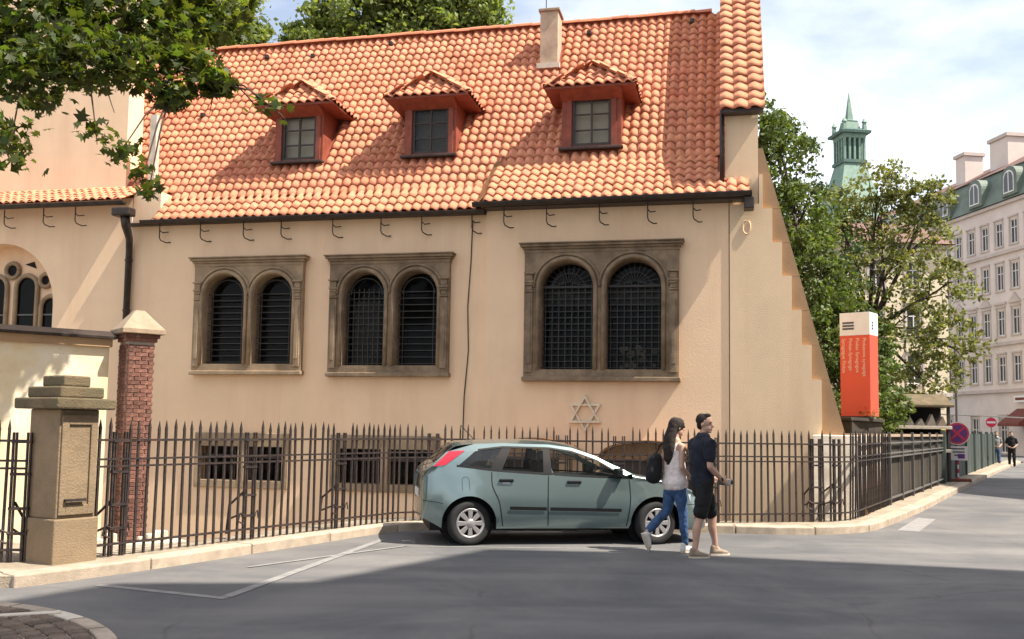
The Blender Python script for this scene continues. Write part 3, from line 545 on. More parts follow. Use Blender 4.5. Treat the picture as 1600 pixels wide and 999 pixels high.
# eave soffits and cornice board
MB().box(-12.75, -12.08, .02, .5, 5.97, 6.62).build('wall', M_['wall'], SYN)
MB().box(W_LEFT, STEP, -.164, .0, 5.85, 5.90).build('soffit', M_['wood'], SYN); MB().box(STEP, .42, -.404, dr, 5.90, 5.96).build('soffit', M_['wood'], SYN)
def gutter(P, r=.075):
    mb = MB(); n = 8
    for (a, b) in zip(P[:-1], P[1:]):
        a, b = Vector(a), Vector(b); sec = [(r * math.cos(math.pi + math.pi * k / n), r * math.sin(math.pi + math.pi * k / n)) for k in range(n + 1)]
        for (p, q) in zip(sec[:-1], sec[1:]):
            mb.quad(a + Vector((0, p[0], p[1])), b + Vector((0, p[0], p[1])), b + Vector((0, q[0], q[1])), a + Vector((0, q[0], q[1])))
            mb.quad(a + Vector((0, p[0] * .85, p[1] * .85)), a + Vector((0, q[0] * .85, q[1] * .85)), b + Vector((0, q[0] * .85, q[1] * .85)), b + Vector((0, p[0] * .85, p[1] * .85)))
        mb.tube([a + Vector((0, -r, 0)), b + Vector((0, -r, 0))], .013, 5)
    return mb.build('gutter', M_['gutter'], SYN)
gutter([(-12.35, -.27, 5.91), (STEP, -.27, 5.88)], .065); gutter([(STEP - .18, -.52, 5.97), (.42, -.52, 6.0)], .075); gutter([(-21, -.45, 6.33), (-12.65, -.45, 6.31)])
MB().box(-12.35, STEP - .02, -.205, -.165, 5.86, 5.91).build('fascia', M_['wood'], SYN); MB().box(STEP - .1, .42, -.445, -.405, 5.92, 5.98).build('fascia', M_['wood'], SYN)
MB().box(.28, .46, -.50, -.2, 5.70, 5.93).build('rainwater_head', M_['gutter'], SYN, bevel=.02)
# downpipe with hopper at the junction with the left wing
mb = MB().tube([(-12.62, -.45, 6.02), (-12.62, -.40, 5.80), (-12.66, -.20, 5.55), (-12.72, -.10, 5.30), (-12.72, -.10, 1.0)], [.10, .095, .075, .07, .07], 10); mb.build('downpipe', M_['gutter'], SYN, smooth=True)
MB().box(-12.86, -12.42, -.60, -.35, 5.98, 6.16).build('rainwater_head', M_['gutter'], SYN, bevel=.03)
for z in (5.1, 4.0, 2.9): MB().lathe([(.083, -.02), (.083, .02), (.06, .02), (.06, -.02), (.083, -.02)], 12, Matrix.Translation((-12.72, -.10, z))).build('pipe_clip', M_['gutter'], SYN)
# iron hooks under the eaves
hk = MB().tube([(0, -.30, 0), (0, -.30, -.30), (.02, -.28, -.36), (.10, -.2, -.40), (.16, -.12, -.38)], .013, 5).tube([(0, -.30, -.14), (.05, -.26, -.19), (.14, -.18, -.16)], .012, 5).mesh('hook', M_['iron'])
for s in (-11.95, -10.98, -9.98, -9.12, -7.97, -6.92, -6.05, -5.0): o = link('hook', hk, SYN); o.location = (s, .12, 5.86)
for s in (-4.30, -3.45, -2.42, -1.5, -.65): o = link('hook', hk, SYN); o.location = (s, -.08, 5.91)
for s in (-17.1, -15.75, -14.75, -13.95): o = link('hook', hk, SYN); o.location = (s, 0, 6.27)

# ---- roof
SL = math.tan(R(54)); YK, ZK = .35, 6.52; ZR = 11.36; YR = YK + (ZR - ZK) / SL
RL, RR_ = -15.2, -.05
ROOF = MB()
def rp(s, y, z): return (s, y, z)
YE1, ZE1, YE2, ZE2, YK2 = -.20, 5.95, -.44, 6.02, .75; ZK2 = ZK + (YK2 - YK) * SL
ROOF.quad((-12.12, YE1, ZE1 - .03), (STEP, YE1, ZE1 - .03), (STEP, YK, ZK - .03), (-12.12, YK, ZK - .03)); ROOF.quad((STEP, YE2, ZE2 - .03), (RR_ + .42, YE2, ZE2 - .03), (RR_ + .05, YK2, ZK2 - .03), (STEP, YK2, ZK2 - .03))
ROOF.quad((RL, YK, ZK - .03), (STEP, YK, ZK - .03), (STEP, YR, ZR - .03), (RL, YR, ZR - .03)); ROOF.quad((STEP, YK2, ZK2 - .03), (RR_, YK2, ZK2 - .03), (RR_, YR, ZR - .03), (STEP, YR, ZR - .03))
ROOF.quad((RL, YR, ZR - .03), (RR_, YR, ZR - .03), (RR_, YR + 3.7, 6.3), (RL, YR + 3.7, 6.3))
ROOF.quad((STEP, YE1, ZE1 - .03), (STEP, YE2, ZE2 - .03), (STEP, YK2, ZK2 - .03))
roof = ROOF.build('roof', M_['redwood'], SYN)
TW, TE = .196, .266
def tile_mesh():
    n = 8; v = []; f = []; L_ = TE + .06; th = .013
    prof = [(-TW / 2 - .012 + (TW + .024) * k / n, .031 * math.sin(2 * math.pi * (k / n) - .6)) for k in range(n + 1)]
    for yy, zz in ((0, .028), (L_ * .5, .014), (L_, .0)):
        for x, z in prof: v.append((x, yy, z + zz))
    for x, z in prof: v.append((x, 0.002, z + .028 - th - .004))
    m = n + 1
    for r in range(2):
        for k in range(n): f.append((r * m + k, r * m + k + 1, (r + 1) * m + k + 1, (r + 1) * m + k))
    for k in range(n): f.append((3 * m + k, 3 * m + k + 1, k + 1, k))
    me = bpy.data.meshes.new('tile'); me.from_pydata(v, [], f); me.materials.append(M_['tile']); me.polygons.foreach_set('use_smooth', [i < 2 * n for i in range(len(f))]); return me
TILE = tile_mesh(); T_V = np.array([v.co[:] for v in TILE.vertices]); T_F = [tuple(p.vertices) for p in TILE.polygons]
tiles = []
def lay(origin, across, upv, w, h, inside=None, lst=None, tw=TW, te=TE):
    """lay rows of tiles on a plane: origin at the lower left corner"""
    o, a, u = Vector(origin), Vector(across).normalized(), Vector(upv).normalized(); nrm = a.cross(u)
    nc, nr = max(1, int(round(w / tw))), max(1, int(math.ceil(h / te - .05))); sx = w / nc / TW; sy = (h / nr) / TE
    for r in range(nr):
        for c in range(nc):
            x = (c + .5) * w / nc; y = r * h / nr; p = o + a * x + u * y
            if inside and not inside(x, y, p): continue
            j = Matrix.Rotation(random.gauss(0, .012), 4, nrm); uu = (j @ u) + nrm * random.gauss(0, .012); aa = (j @ a); nn = aa.cross(uu).normalized()
            p = p + nrm * random.uniform(-.004, .006) + u * random.gauss(0, .007)
            (lst if lst is not None else tiles).append(Matrix(((aa.x * sx, uu.x * sy, nn.x, p.x), (aa.y * sx, uu.y * sy, nn.y, p.y), (aa.z * sx, uu.z * sy, nn.z, p.z), (0, 0, 0, 1))))
DORM = [(-9.32, 1.14), (-6.27, 1.16), (-2.77, 1.24)]; DY = .95
CH = (-4.24, -3.82, 2.78, 3.30)
def main_in(x, y, p):
    for c, w in DORM:
        if abs(p.x - c) < w / 2 - .02 and p.y > DY - .13 and p.z < 8.55: return False
    if CH[0] + .02 < p.x < CH[1] - .02 and CH[2] < p.y < CH[3]: return False
    if p.x < -12.12 and p.z < 6.62: return False
    if p.x < -13.3 and p.z < 7.6: return False
    return True
kv = Vector((0, YK - YE1, ZK - ZE1)); lay((-12.12, YE1 - .03, ZE1 - .02), (1, 0, 0), kv, STEP + 12.12, kv.length)
kv2 = Vector((0, YK2 - YE2, ZK2 - ZE2)); lay((STEP, YE2 - .03, ZE2 - .02), (1, 0, 0), kv2, .42 + RR_ - STEP, kv2.length, lambda x, y, p: not (p.x > RR_ - .08 and p.y > -.30 + (.42 - p.x) * .5))
mv = Vector((0, YR - YK, ZR - ZK)); lay((RL, YK - .03, ZK - .05), (1, 0, 0), mv, STEP - RL, mv.length, main_in)
mv2 = Vector((0, YR - YK2, ZR - ZK2)); lay((STEP, YK2 - .02, ZK2 - .035), (1, 0, 0), mv2, RR_ - STEP, mv2.length, main_in)
tiles.sort(key=lambda m: (Vector((m[0][3], m[1][3], m[2][3])) - Vector((-0.1, -18.46, 1.6))).length)
def join_tiles(name, ms, parent):
    vs = np.concatenate([T_V @ np.array(m.to_3x3()).T + np.array(m.translation) for m in ms]); k = len(T_V)
    me = bpy.data.meshes.new(name); me.from_pydata(vs.tolist(), [], [tuple(i + j * k for i in f) for j in range(len(ms)) for f in T_F]); me.materials.append(M_['tile'])
    n = len(T_F); me.polygons.foreach_set('use_smooth', [(i % n) < 16 for i in range(n * len(ms))]); return link(name, me, parent)
for m in tiles[:300]: o = link('tile', TILE, roof); o.matrix_basis = m
tag(join_tiles('tiles_higher_up', tiles[300:], roof), kind='stuff')
# ridge tiles
rm = MB(); n = 7
for k in range(n): a0, a1 = math.pi * k / n, math.pi * (k + 1) / n; rm.quad((0, -.12 * math.cos(a0), .10 * math.sin(a0)), (.42, -.135 * math.cos(a0), .115 * math.sin(a0)), (.42, -.135 * math.cos(a1), .115 * math.sin(a1)), (0, -.12 * math.cos(a1), .10 * math.sin(a1)))
for k in range(n): a0, a1 = math.pi * k / n, math.pi * (k + 1) / n; rm.quad((.42, -.135 * math.cos(a0), .115 * math.sin(a0)), (.42, -.11 * math.cos(a0), .09 * math.sin(a0)), (.42, -.11 * math.cos(a1), .09 * math.sin(a1)), (.42, -.135 * math.cos(a1), .115 * math.sin(a1)))
RIDGE = rm.mesh('ridge_tile', M_['tile'], True)
for k in range(38): o = link('ridge_tile', RIDGE, roof); o.location = (RL + .39 * k, YR, ZR - .0 + random.uniform(-.01, .01)); o.rotation_euler = (0, random.uniform(-.015, .015), 0)
for s, t in ((-11.5, .9), (-10.2, .88), (-8.2, .93), (-3.2, .9), (-.8, .93), (-12.4, .5)):   # snow hooks / vents
    y = YK + (YR - YK) * t; z = ZK + (ZR - ZK) * t; MB().box(s - .05, s + .05, y - .06, y + .06, z + .03, z + .14).build('roof_vent', M_['gutter'], roof, bevel=.02)
# sheet flashing where the two eaves meet
mb = MB()
fa = [(STEP - .20, -.30, 5.97), (STEP - .16, YK - .1, ZK - .02), (STEP - .05, YK2 + .05, ZK2 + .10)]; fb_ = [(STEP + .03, -.48, 6.10), (STEP + .06, YK - .05, ZK + .16), (STEP + .12, YK2 + .15, ZK2 + .27)]
for k in range(2): mb.quad(fa[k], fb_[k], fb_[k + 1], fa[k + 1])
mb.build('flashing', M_['copper_brown'], roof)
# dormers
for di, (c, w) in enumerate(DORM):
    D = link('dormer', None, SYN); hw = w / 2; z0 = 7.30; ze = 8.62; yb = YK + (ze - ZK) / SL
    ww = .41; zs0, zs1 = 7.46, 8.47
    mb = MB(); cells(mb, c - hw, c + hw, z0, ze, DY, [(c - ww, c + ww, zs0, zs1)]); reveal(mb, (c - ww, c + ww, zs0, zs1), DY, DY + .10)
    for x in (c - hw, c + hw): mb.quad((x, DY, z0), (x, DY, ze), (x, yb, ze))
    mb.build('wall', M_['redwood'], D)
    for sx in (-1, 1): MB().box(c + sx * (ww + .055) - .055, c + sx * (ww + .055) + .055, DY - .03, DY - .002, z0 + .12, ze - .1).build('board', M_['redwood'], D, bevel=.006)
    fr = MB(); yy = DY + .02
    for a, b, p, q in ((c - ww, c - ww + .06, zs0, zs1), (c + ww - .06, c + ww, zs0, zs1), (c - ww + .06, c + ww - .06, zs0, zs0 + .06), (c - ww + .06, c + ww - .06, zs1 - .06, zs1)): fr.box(a, b, yy, yy + .05, p, q)
    fr.box(c - .02, c + .02, yy + .003, yy + .045, zs0 + .06, zs1 - .06)
    for k in (1, 2): z = zs0 + (zs1 - zs0) * k / 3; fr.box(c - ww + .06, c + ww - .06, yy + .006, yy + .042, z - .014, z + .014)
    fr.build('window_frame', M_['wood'], D)
    for sx in (-1, 1):
        for k in range(3):
            za, zb = zs0 + (zs1 - zs0) * k / 3 + .02, zs0 + (zs1 - zs0) * (k + 1) / 3 - .02; xa, xb = sorted((c + sx * .02, c + sx * (ww - .06)))
            MB().quad((xa, yy + .03, za), (xb, yy + .03, za), (xb, yy + .03, zb), (xa, yy + .03, zb)).build('pane', M_['glass_clear'], D)
    MB().quad((c - ww, DY + .16, zs0), (c + ww, DY + .16, zs0), (c + ww, DY + .16, zs1), (c - ww, DY + .16, zs1)).build('roller_blind', M_['blind'] if di != 1 else M_['cloth_grey'], D)
    MB().box(c - hw - .05, c + hw + .05, DY - .16, DY - .002, z0 + .05, z0 + .10).build('sill', M_['wood'], D, bevel=.01)
    ehw = .93; ye = .58; zp = 9.28; yp = 1.25; ym = YK + (zp - ZK) / SL; yl = YK + (ze - ZK) / SL
    A, B, C_, E_ = Vector((c - ehw, ye, ze)), Vector((c + ehw, ye, ze)), Vector((c, yp, zp)), Vector((c, ym, zp))
    G_, H_ = Vector((c - ehw, yl, ze)), Vector((c + ehw, yl, ze)); dz = Vector((0, 0, .045))
    mb = MB(); mb.quad(A, B, C_); mb.quad(B, H_, E_, C_); mb.quad(A, C_, E_, G_); mb.quad(A - dz, G_ - dz, H_ - dz, B - dz); mb.quad(A - dz, B - dz, B, A); mb.quad(B - dz, H_ - dz, H_, B); mb.quad(A - dz, A, G_, G_ - dz)
    dro = mb.build('roof', M_['redwood'], D)
    MB().prism([(ye + .03, ze - .045), (DY - .01, ze - .045), (DY - .01, ze - .20)], 0, c - hw - .02, c + hw + .02).build('eave_board', M_['redwood'], D)
    dt = []
    up = (C_ - (A + B) / 2); wF = 2 * ehw
    lay(A + Vector((0, -.03, .0)), (1, 0, 0), up, wF, up.length, lambda x, y, p: abs(x - ehw) < ehw * (1 - y / up.length) + .12, dt)
    sl = (Vector((c, 1.6, zp)) - Vector((c + ehw, 1.6, ze)))
    lay(B + Vector((.03, 0, 0)), (0, 1, 0), sl, ym - ye, sl.length, lambda x, y, p: y / sl.length * (yp - ye) - .12 < x < (yl - ye) + (ym - yl) * y / sl.length + .05, dt)
    sl2 = (Vector((c, 1.6, zp)) - Vector((c - ehw, 1.6, ze)))
    lay(Vector((c - ehw - .03, ym, ze)), (0, -1, 0), sl2, ym - ye, sl2.length, lambda x, y, p: y / sl2.length * (yp - ye) - .12 < (ym - ye - x) < (yl - ye) + (ym - yl) * y / sl2.length + .05, dt)
    for m in dt: o = link('tile', TILE, dro); o.matrix_basis = m
    for (p, q) in ((A, C_), (B, C_), (C_, E_)):
        L_ = (q - p).length; nn = max(2, int(L_ / .30)); qd = (q - p).to_track_quat('X', 'Z')
        for k in range(nn): o = link('ridge_tile', RIDGE, dro); o.location = p + (q - p) * (k / nn) + Vector((0, 0, .02)); o.rotation_euler = qd.to_euler(); o.scale = (.82, .62, .62)
# chimney
C = link('chimney', None, SYN); x0, x1, y0, y1 = CH
MB().box(x0, x1, y0, y1, 9.6, 11.24).build('stack', M_['chim'], C, bevel=.01); MB().box(x0 - .04, x1 + .04, y0 - .04, y1 + .04, 11.24, 11.31).build('cap', M_['tan'], C, bevel=.015)
MB().box(x0 - .06, x1 + .06, y0 - .10, y0 - .002, 9.86, 9.98).build('flashing', M_['pale'], C)
MB().tube([(x0 + .1, y0 + .2, 11.3), (x0 + .1, y0 + .2, 12.1)], .012, 5).build('lightning_rod', M_['gutter'], C)
# raised gable wall at the right end, tiled on top
mb = MB(); off = 1.28
prof = [(-.02, ZB), (-.02, 7.86), (-.02 + (ZR + off - 7.86) / SL, ZR + off), (5.8, ZR + off), (7.9, 8.4), (7.9, ZB)]
mb.prism(prof, 0, -.06, .55); mb.build('gable_wall', M_['cream'], SYN)
G = link('gable_coping', None, SYN); gs = []
gv = Vector((0, 1, SL)); MB().quad((-.12, -.24, 7.66), (.66, -.24, 7.66), (.66, 3.5, 7.66 + 3.74 * SL), (-.12, 3.5, 7.66 + 3.74 * SL)).build('coping_board', M_['redwood'], G)
lay((-.14, -.30, 7.60 + .06), (1, 0, 0), gv, .80, 6.6, None, gs, tw=.268)
for m in gs: o = link('tile', TILE, G); o.matrix_basis = m
MB().box(-.12, .64, -.26, -.03, 7.60, 7.67).build('eave_board', M_['wood'], G)
MB().tube([(-.12, -.10, 7.7), (-.12, -.12, 6.2)], .045, 8).build('downpipe', M_['gutter'], SYN, smooth=True)
# buttress with stepped front
BT = link('buttress', None, SYN); yF = -.12
MB().box(0.02, .561, yF, -.022, ZB, 5.86).build('pier', M_['cream'], BT)
def bx_(z): return .88 + (6.03 - z) / 4.23 * 1.12
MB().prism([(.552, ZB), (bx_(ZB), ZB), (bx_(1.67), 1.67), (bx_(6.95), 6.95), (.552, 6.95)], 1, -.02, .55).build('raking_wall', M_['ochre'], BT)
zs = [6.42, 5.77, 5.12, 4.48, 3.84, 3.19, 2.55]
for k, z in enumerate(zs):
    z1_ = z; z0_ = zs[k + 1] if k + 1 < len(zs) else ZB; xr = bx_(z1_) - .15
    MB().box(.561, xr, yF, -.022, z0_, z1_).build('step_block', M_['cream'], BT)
    MB().prism([(xr, z1_), (bx_(z1_) - .005, z1_), (bx_(z0_) - .005, z0_ + .004), (xr, z0_ + .004)], 1, yF + .075, -.021).build('slope_block', M_['ochre'], BT)  # wedge right of each step block, in the darker ochre tone
MB().tube([(.33 + .07 * math.cos(a), yF - .012, 5.42 + .13 * math.sin(a)) for a in [R(x) for x in range(100, 440, 20)]], .014, 5).build('stucco_ring', M_['cream'], BT)

# ---- left wing: arched recess with tracery, pent roof, upper wall
LW = link('left_wing', None, SYN); cA, rA, zA = -16.05, 1.42, 4.15
mb = MB(); xl = -22.0
mb.quad((xl, 0, ZB), (cA - rA, 0, ZB), (cA - rA, 0, 6.5), (xl, 0, 6.5)); mb.quad((cA + rA, 0, ZB), (W_LEFT, 0, ZB), (W_LEFT, 0, 6.5), (cA + rA, 0, 6.5)); mb.quad((cA - rA, 0, ZB), (cA + rA, 0, ZB), (cA + rA, 0, 2.6), (cA - rA, 0, 2.6))
P = arch_pts(cA - rA, cA + rA, zA, 24)
for p, q in zip(P[:-1], P[1:]):
    mb.quad((p[0], 0, p[1]), (q[0], 0, q[1]), (q[0], 0, 6.5), (p[0], 0, 6.5)); mb.quad((p[0], 0, p[1]), (p[0], .45, p[1]), (q[0], .45, q[1]), (q[0], 0, q[1]))
for x in (cA - rA, cA + rA): mb.quad((x, 0, 2.6), (x, 0, zA), (x, .45, zA), (x, .45, 2.6))
mb.build('wall', M_['wall'], LW)
mb = MB()
for p, q in zip(P[:-1], P[1:]): mb.quad((p[0], .449, 2.6), (q[0], .449, 2.6), (q[0], .449, q[1]), (p[0], .449, p[1]))
mb.build('recess_wall', M_['wall'], LW)
TR = link('tracery_window', None, LW)
ll = [(-17.25, -16.72, 4.35), (-16.56, -15.94, 4.75), (-15.78, -15.16, 4.75), (-15.02, -14.68, 4.35)]
ll = [(-17.35, -16.85, 4.15), (-16.73, -16.17, 4.62), (-15.93, -15.37, 4.62), (-15.25, -14.72, 4.15)]
for a, b, zs_ in ll:
    Pp = [(a, 2.6)] + arch_pts(a, b, zs_, 12) + [(b, 2.6)]
    MB().quad(*[(p[0], .435, p[1]) for p in Pp]).build('pane', M_['glass'], TR); MB().quad(*[(p[0], .443, p[1]) for p in Pp]).build('dark_backing', M_['dark'], TR)
    MB().tube([(p[0], .40, p[1]) for p in Pp], .055, 6).build('tracery', M_['stone_warm'], TR, smooth=True)
    MB().box(a, b, .41, .43, 3.98, 4.01).build('window_bars', M_['bars'], TR)
for cx_, cz_, r_ in ((-15.16, 4.78, .15), (-16.05, 5.02, .17), (-16.95, 4.78, .15)):
    MB().quad(*[(cx_ + r_ * math.cos(a), .436, cz_ + r_ * math.sin(a)) for a in [2 * math.pi * k / 16 for k in range(16)]]).build('roundel', M_['dark'], TR)
    MB().tube([(cx_ + r_ * math.cos(a), .40, cz_ + r_ * math.sin(a)) for a in [2 * math.pi * k / 20 for k in range(21)]], .05, 6).build('tracery', M_['stone_warm'], TR, smooth=True)
for tri in ([(-14.90, 4.66), (-14.72, 4.45), (-14.78, 4.72)], [(-15.75, 5.16), (-15.45, 5.06), (-15.52, 5.22)]): MB().prism(tri, 1, .430, .444).build('spandrel_light', M_['dark'], TR)
LR = MB().quad((xl, -.46, 6.36), (-12.7, -.46, 6.36), (-12.7, .7, 6.92), (xl, .7, 6.92)).build('pent_roof', M_['redwood'], LW); ts = []
pv = Vector((0, 1.16, .56)); lay((-19.5, -.48, 6.37), (1, 0, 0), pv, 6.8, pv.length, None, ts)
for m in ts: o = link('tile', TILE, LR); o.matrix_basis = m
MB().box(xl, -13.4, .62, 1.2, 6.5, 13.2).build('upper_wall', M_['wall'], LW)
MB().box(-12.78, -12.62, .55, .70, 6.4, 8.55).build('corner_board', M_['pale'], LW)

# ------------------------------------------------------------------ low stuccoed wall with brick pier, left
LWp = Vector((-6.02, 15.0)); LWd = Vector((-1.45, -1.15)).normalized(); rzw = math.atan2(-LWd.y, -LWd.x)
LOW = thing('boundary_wall', 'cream stuccoed boundary wall with a sloping dark coping ending at the brick pier', 'wall', (LWp.x, LWp.y, 0), rzw)
# local x runs from the left end (negative) to the pier at 0, camera side is -y
MB().box(-6.5, -.28, -.02, .28, ZB, 2.86).build('wall', M_['lowwall'], LOW, bevel=.01)
MB().prism([(-.16, 2.865), (.42, 2.865), (.42, 2.90), (.13, 3.0), (-.16, 2.90)], 0, -6.5, -.20).build('coping', M_['gutter'], LOW)
MB().box(-6.5, -.26, -.10, -.021, 2.74, 2.862).build('coping_band', M_['ochre'], LOW)  # ochre-brown band standing proud of the wall, directly below the coping
PIER = thing('brick_pier', 'slim red brick pier with a pale pyramid cap at the end of the cream wall', 'pier', (LWp.x + .14, LWp.y + .02, 0), rzw); PIER.scale = (.78, .78, 1)
MB().box(-.255, .255, -.255, .255, ZB, 2.84).build('core', M_['mortar'], PIER)
bk = {}
for nm, L_ in (('long', .235), ('short', .115)):
    mb = MB().box(-L_ / 2, L_ / 2, -.02, .02, -.0285, .0285); me = mb.mesh('brick', M_['brick']); bm = bmesh.new(); bm.from_mesh(me); bmesh.ops.bevel(bm, geom=bm.edges, offset=.006, segments=1, affect='EDGES'); bm.to_mesh(me); bm.free(); bk[nm] = me
for r in range(55):
    z = -.55 + .0625 * r
    if z > 2.80: break
    for face in (0, 1):
        off = .0 if (r + face) % 2 == 0 else -.0625
        x = -.255
        for k, nm in enumerate(('long', 'long') if (r + face) % 2 == 0 else ('short', 'long', 'short')):
            L_ = .235 if nm == 'long' else .115; cx = x + (L_ + .02) / 2; x += L_ + .02
            o = link('brick', bk[nm], PIER); jit = random.uniform(-.005, .006)
            if face == 0: o.location = (cx, -.262 + jit, z)
            else: o.location = (-.262 + jit, cx, z); o.rotation_euler = (0, 0, math.pi / 2)
for k, (hw, za, zb) in enumerate(((.30, 2.84, 2.90), (.34, 2.90, 2.96))): MB().box(-hw, hw, -hw, hw, za, zb).build('brick_course', M_['brick'], PIER, bevel=.008)
mb = MB(); a, b = .42, .09
mb.box(-a, a, -a, a, 2.96, 3.03); q = [(-a, -a), (a, -a), (a, a), (-a, a)]
for k in range(4):
    p0, p1 = q[k], q[(k + 1) % 4]; mb.quad((*p0, 3.03), (*p1, 3.03), (p1[0] * b / a, p1[1] * b / a, 3.34), (p0[0] * b / a, p0[1] * b / a, 3.34))
mb.quad(*[(x * b / a, y * b / a, 3.34) for x, y in q]); mb.build('cap', M_['tan'], PIER, bevel=.01)

STP = thing('stone_steps', 'pale worn stone steps going down behind the railings by the brick pier', 'steps', (-5.35, 12.75, 0), rzw)
for k in range(5): MB().box(-1.0, 1.0, -.35 + .30 * k, -.04 + .30 * k, ZB, .02 - .17 * k).build('step', M_['pale'], STP, bevel=.015)
for k in range(9): MB().box(*(lambda x, y, w: (x, x + w, y, y + w * .8, .02, .02 + w * .7))(random.uniform(-.9, .7), random.uniform(-.35, -.2), random.uniform(.08, .2))).build('rubble_stone', M_['pale'], STP, bevel=.02)

# ------------------------------------------------------------------ stone gate pillar
fd = (Vector(FEN1[1]) - Vector(FEN1[0])).normalized(); rzf = math.atan2(fd.y, fd.x)
GP = thing('gate_pillar', 'squat sandstone gate pillar with stepped mossy cap beside the railings', 'pillar', (-4.68, 9.98, .10), rzf)
# local x along the fence, local y to its back (left); near corner at origin
w, dp = .52, .58
MB().box(0, w, 0, dp, 0, .48).build('plinth', M_['sand'], GP, bevel=.015)
mb = MB(); mb.box(.03, w - .03, .03, dp - .03, .481, 1.62); mb.build('shaft', M_['sand'], GP, bevel=.012)
mb = MB()
for a, b, c, e in ((.05, .13, .52, 1.56), (w - .13, w - .05, .52, 1.56), (.13, w - .13, .52, .62), (.13, w - .13, 1.46, 1.56)): mb.box(a, b, .008, .032, c, e)
mb.build('panel_border', M_['sand'], GP, bevel=.005)
for hw, za, zb in ((.09, 1.622, 1.74), (.0, 1.742, 1.86), (-.10, 1.862, 1.98)): MB().box(-hw, w + hw, -hw, dp + hw, za, zb).build('cap_slab', M_['mossy'], GP, bevel=.018)
MB().box(.10, w - .18, -.03, .007, .66, .685).build('iron_bar', M_['iron'], GP)

# ------------------------------------------------------------------ iron railings
def picket_mesh(h):
    mb = MB(); t = .0125; mb.box(-t, t, -t, t, 0, h - .12); q = [(-t, -t), (t, -t), (t, t), (-t, t)]
    for s0, s1, za, zb in ((1, 1.12, h - .12, h - .10), (1.12, .15, h - .10, h)):
        for k in range(4): a, b = q[k], q[(k + 1) % 4]; mb.quad((a[0] * s0, a[1] * s0, za), (b[0] * s0, b[1] * s0, za), (b[0] * s1, b[1] * s1, zb), (a[0] * s1, a[1] * s1, zb))
    return mb.mesh('picket', M_['iron'])
PK = [picket_mesh(h) for h in (1.50, 1.515, 1.49)]
def rail_piece(mb, a, b, z, hh=.012, hd=.02):
    a, b = Vector(a), Vector(b); t = (b - a).normalized(); s = Vector((-t.y, t.x)) * hd; e = t * .003
    mb.prism([tuple(a - s - e), tuple(b - s + e), tuple(b + s + e), tuple(a + s - e)], 2, z - hh, z + hh)
def post_mesh():
    mb = MB(); me = []
    for x in (-.088, -.056, .056, .088): mb.box(x - .009, x + .009, -.016, .016, 0, 1.36)
    for z in (1.26, .92, .56, .30): mb.box(-.10, .10, -.026, .026, z - .014, z + .014)
    return mb.mesh('post', M_['iron'])
POST = post_mesh()
def brace_mesh():
    mb = MB(); mb.tube([(-.05, .02, .62), (-.05, .30, .42), (-.05, .34, .05)], .017, 5); mb.tube([(-.05, .02, .34), (-.05, .30, .24)], .014, 5)
    mb.tube([(-.07, -.02, .30), (-.16, -.02, .34), (-.19, -.02, .24), (-.10, -.02, .20)], .012, 5); mb.tube([(.07, -.02, .30), (.13, -.02, .36), (.15, -.02, .26)], .010, 5); return mb.mesh('brace', M_['iron'])
BRACE = brace_mesh()
def railing(P, label, posts, step=.127, ztop=(.0, .0), zbase=.125, start=.03):
    p0 = P[0]; F = thing('iron_railing', label, 'railing', (p0[0], p0[1], zbase)); Q = [Vector((p[0] - p0[0], p[1] - p0[1])) for p in P]; tot = polylen(Q)
    for z, h in ((1.27, .013), (1.06, .011), (.98, .011), (.13, .012)):
        mb = MB(); seg = list(Q)
        for a, b in zip(seg[:-1], seg[1:]): rail_piece(mb, a, b, z, h)
        mb.build('rail', M_['iron'], F)
    d = start; k = 0
    while d < tot - .02:
        if not any(abs(d - q) < .105 for q in posts):
            p, t = along(Q, d); o = link('picket', PK[k % 3], F); o.location = (p.x, p.y, ztop[0] * 0 + random.uniform(-.004, .004)); o.rotation_euler = (random.gauss(0, .008), random.gauss(0, .008), math.atan2(t.y, t.x) + random.gauss(0, .05)); k += 1
        d += step
    for q in posts:
        p, t = along(Q, q); rz = math.atan2(t.y, t.x)
        o = link('post', POST, F); o.location = (p.x, p.y, 0); o.rotation_euler = (0, 0, rz); o = link('brace', BRACE, F); o.location = (p.x, p.y, 0); o.rotation_euler = (0, 0, rz)
    return F
railing(FEN1, 'black spiked iron railing running from the gate pillar to the parked car', [.30, 2.25, 4.0])
railing(FEN2, 'black spiked iron railing behind the parked car and the walking couple', [.6, 2.7, 3.62, 5.12, 7.0])
railing(FEN3, 'black spiked iron railing bending round the street corner beside the buttress', [.12], step=.155)
railing([(-6.6, 10.05), (-5.12, 10.22)], 'spiked iron gate leaf on the far side of the gate pillar', [1.44], step=.105, zbase=.11)
# railings with sparse posts along the side street, in front of a rendered wall
F4 = thing('street_railing', 'plain iron railing with wide-set posts before a brown wall in the side street', 'railing', (FEN4[0][0], FEN4[0][1], .125)); Q = [Vector((p[0] - FEN4[0][0], p[1] - FEN4[0][1])) for p in FEN4]
for z in (1.27, 1.06, .98, .13):
    mb = MB()
    for a, b in zip(Q[:-1], Q[1:]): rail_piece(mb, a, b, z, .016)
    mb.build('rail', M_['bars'], F4)
d = .1
while d < polylen(Q): p, t = along(Q, d); o = MB().box(-.03, .03, -.03, .03, 0, 1.5).build('post', M_['bars'], F4); o.location = (p.x, p.y, 0); o.rotation_euler = (0, 0, math.atan2(t.y, t.x)); d += 1.75
BW = [(5.9, 17.55), (6.35, 17.6), (8.02, 20.4), (10.5, 24.75), (13.2, 29.4)]
RW = thing('retaining_wall', 'dark brown rendered retaining wall behind the side street railing', 'wall', (0, 0, 0)); mb = MB()
